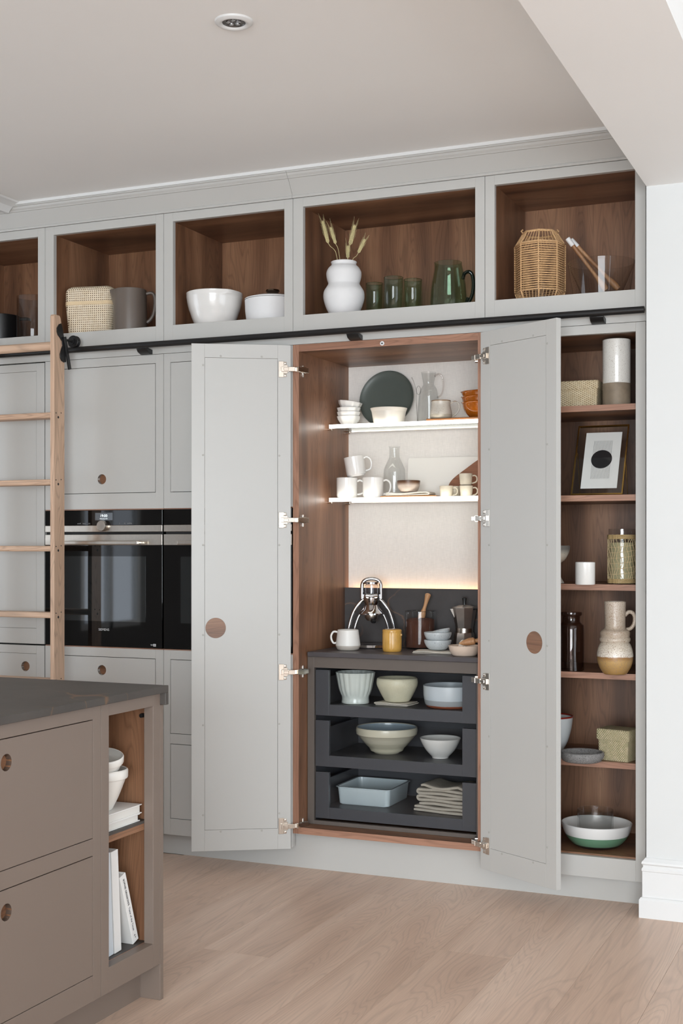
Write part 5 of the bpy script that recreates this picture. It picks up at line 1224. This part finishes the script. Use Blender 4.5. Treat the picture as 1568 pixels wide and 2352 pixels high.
# cabinet floor
sp = spot_z(1370, 1955, E6, 55); s = sp[2]
bb = lathe_thing('banded_bowl', 'wide white bowl with a green band and black foot', 'bowl', sp, E6, SP([(42, 0), (48, 2), (62, 14), (73, 30), (79, 48), (80, 54)], 4), bands('green_band', [(0, rgb(30, 30, 30)), (0.012, rgb(104, 146, 118)), (0.0475, rgb(232, 232, 230))], 0.28, 0.2, coat=0.3), 2.6, 4, n=60)
MB().lathe([(76.9 * s, 53.6 * s), (75.8 * s, 47 * s), (69.7 * s, 30 * s), (58.6 * s, 14 * s), (46 * s, 5.6 * s), (0, 5.0 * s)], 60).build('white_lining', WHITE, bb)
lathe_thing('glass_tealight', 'wide clear glass tumbler standing inside the green-banded bowl', 'glass', (sp[0] - 0.005, sp[1], s), E6 + 0.0125, [(38, 0), (40.5, 2), (41, 76)], thin_glass('tealight_glass', (0.95, 0.955, 0.955, 1), refl=1.5), 1.4, 3)

# ---- island niches
IZ1, IZ2 = 0.5193, 0.1723
def flat_book(label, x0, x1, y0, y1, z, h, cov, rz, cov2=None):
    b = thing('book', label, 'book', ((x0 + x1) / 2, (y0 + y1) / 2, z), rz)
    hx, hy = (x1 - x0) / 2, (y1 - y0) / 2
    MB().box(-hx, hx, -hy, hy, 0, 0.0028).build('cover_board', cov, b, smooth=False, bev=0.0008)
    MB().box(-hx, hx, -hy, hy, h - 0.0028, h).build('cover_board', cov, b, smooth=False, bev=0.0008)
    MB().box(-hx, -hx + 0.0035, -hy, hy, 0.0028, h - 0.0028).build('spine', cov, b, smooth=False)
    MB().box(-hx + 0.0035, hx - 0.004, -hy + 0.004, hy - 0.006, 0.0028, h - 0.0028).build('pages', plain('page_block', rgb(222, 220, 214), 0.8) if 'page_block' not in MATS else MATS['page_block'], b, smooth=False)
    return b
BKW = plain('white_cover', rgb(236, 235, 232), 0.45)
flat_book('white hardback lying lowest on the island shelf', NB + 0.005, -1.993, -1.760, -1.558, IZ1, 0.021, BKW, 0.0)
flat_book('white hardback lying on another under the nested bowls', NB + 0.005, -1.990, -1.762, -1.553, IZ1 + 0.0214, 0.026, BKW, 0.0)
BZI = IZ1 + 0.0214 + 0.0262
IVB = plain('ivory_glaze', rgb(232, 229, 222), 0.3, coat=0.2)
bx, by = -2.050, -1.668
def nested(label, cx_, cy_, z, k, rot=None):
    o = MB().vessel([(r * k, h * k) for r, h in SP([(0.030, 0), (0.033, 0.002), (0.050, 0.035), (0.066, 0.075), (0.072, 0.092)], 3) + [(0.0725, 0.0925), (0.0775, 0.094), (0.079, 0.098), (0.079, 0.116), (0.0775, 0.119)]], 0.005 * k, None, 56).build('nested_bowl', IVB, loc=(cx_, cy_, z))
    if rot: o.rotation_euler = rot
    return tag(o, label, 'bowl', 'nested white bowls in the island niche')
nested('white banded mixing bowl standing on the books', bx, by, BZI + 0.0003, 0.94)
nested('white banded mixing bowl tilted inside a larger one', bx + 0.004, by - 0.004, BZI + 0.069, 0.74, (R(10), R(9), 0))
def stand_book(label, y0, thick, h, depth_, cov, lean, title=None, spine_lab=None):
    b = thing('book', label, 'book', (-1.992 - 0.012, y0, IZ2), 0)
    b.rotation_euler = (lean, 0, 0)
    MB().box(-depth_, 0, 0, 0.0028, 0, h).build('cover_board', cov, b, smooth=False, bev=0.0008)
    MB().box(-depth_, 0, thick - 0.0028, thick, 0, h).build('cover_board', cov, b, smooth=False, bev=0.0008)
    MB().box(-0.0035, 0.0, 0.0028, thick - 0.0028, 0, h).build('spine', cov, b, smooth=False, bev=0.0008)
    MB().box(-depth_ + 0.003, -0.0035, 0.0028, thick - 0.0028, 0.004, h - 0.004).build('pages', PAPER, b, smooth=False)
    return b
def spine_text(b, txt, size, thick, zc, mat):
    # reads down the spine, which faces +x
    M = Matrix.Translation((0.0003, thick / 2, zc)) @ Matrix.Rotation(R(90), 4, 'Z') @ Matrix.Rotation(R(90), 4, 'X') @ Matrix.Rotation(R(-90), 4, 'Z')
    text_mesh(txt, size, 'spine_lettering', mat, b, M)
PBK_ = plain('pale_blue_cover', rgb(214, 222, 228), 0.45)
b1 = stand_book('pale blue hardback standing beside two white books', -1.700, 0.024, 0.285, 0.13, PBK_, R(3.4))
b2 = stand_book('tall white hardback standing between two other books', -1.6705, 0.034, 0.285, 0.13, BKW, R(3.6))
b3 = stand_book('white hardback with printed spine leaning on the other books', -1.577, 0.030, 0.215, 0.13, BKW, R(18.5))
spine_text(b3, "SOPHIE GRIGSON'S", 0.0098, 0.030, 0.160, INK)
spine_text(b3, 'Taste of the Times', 0.0098, 0.030, 0.074, GREYINK)
spine_text(b3, '4 *', 0.010, 0.030, 0.018, INK)
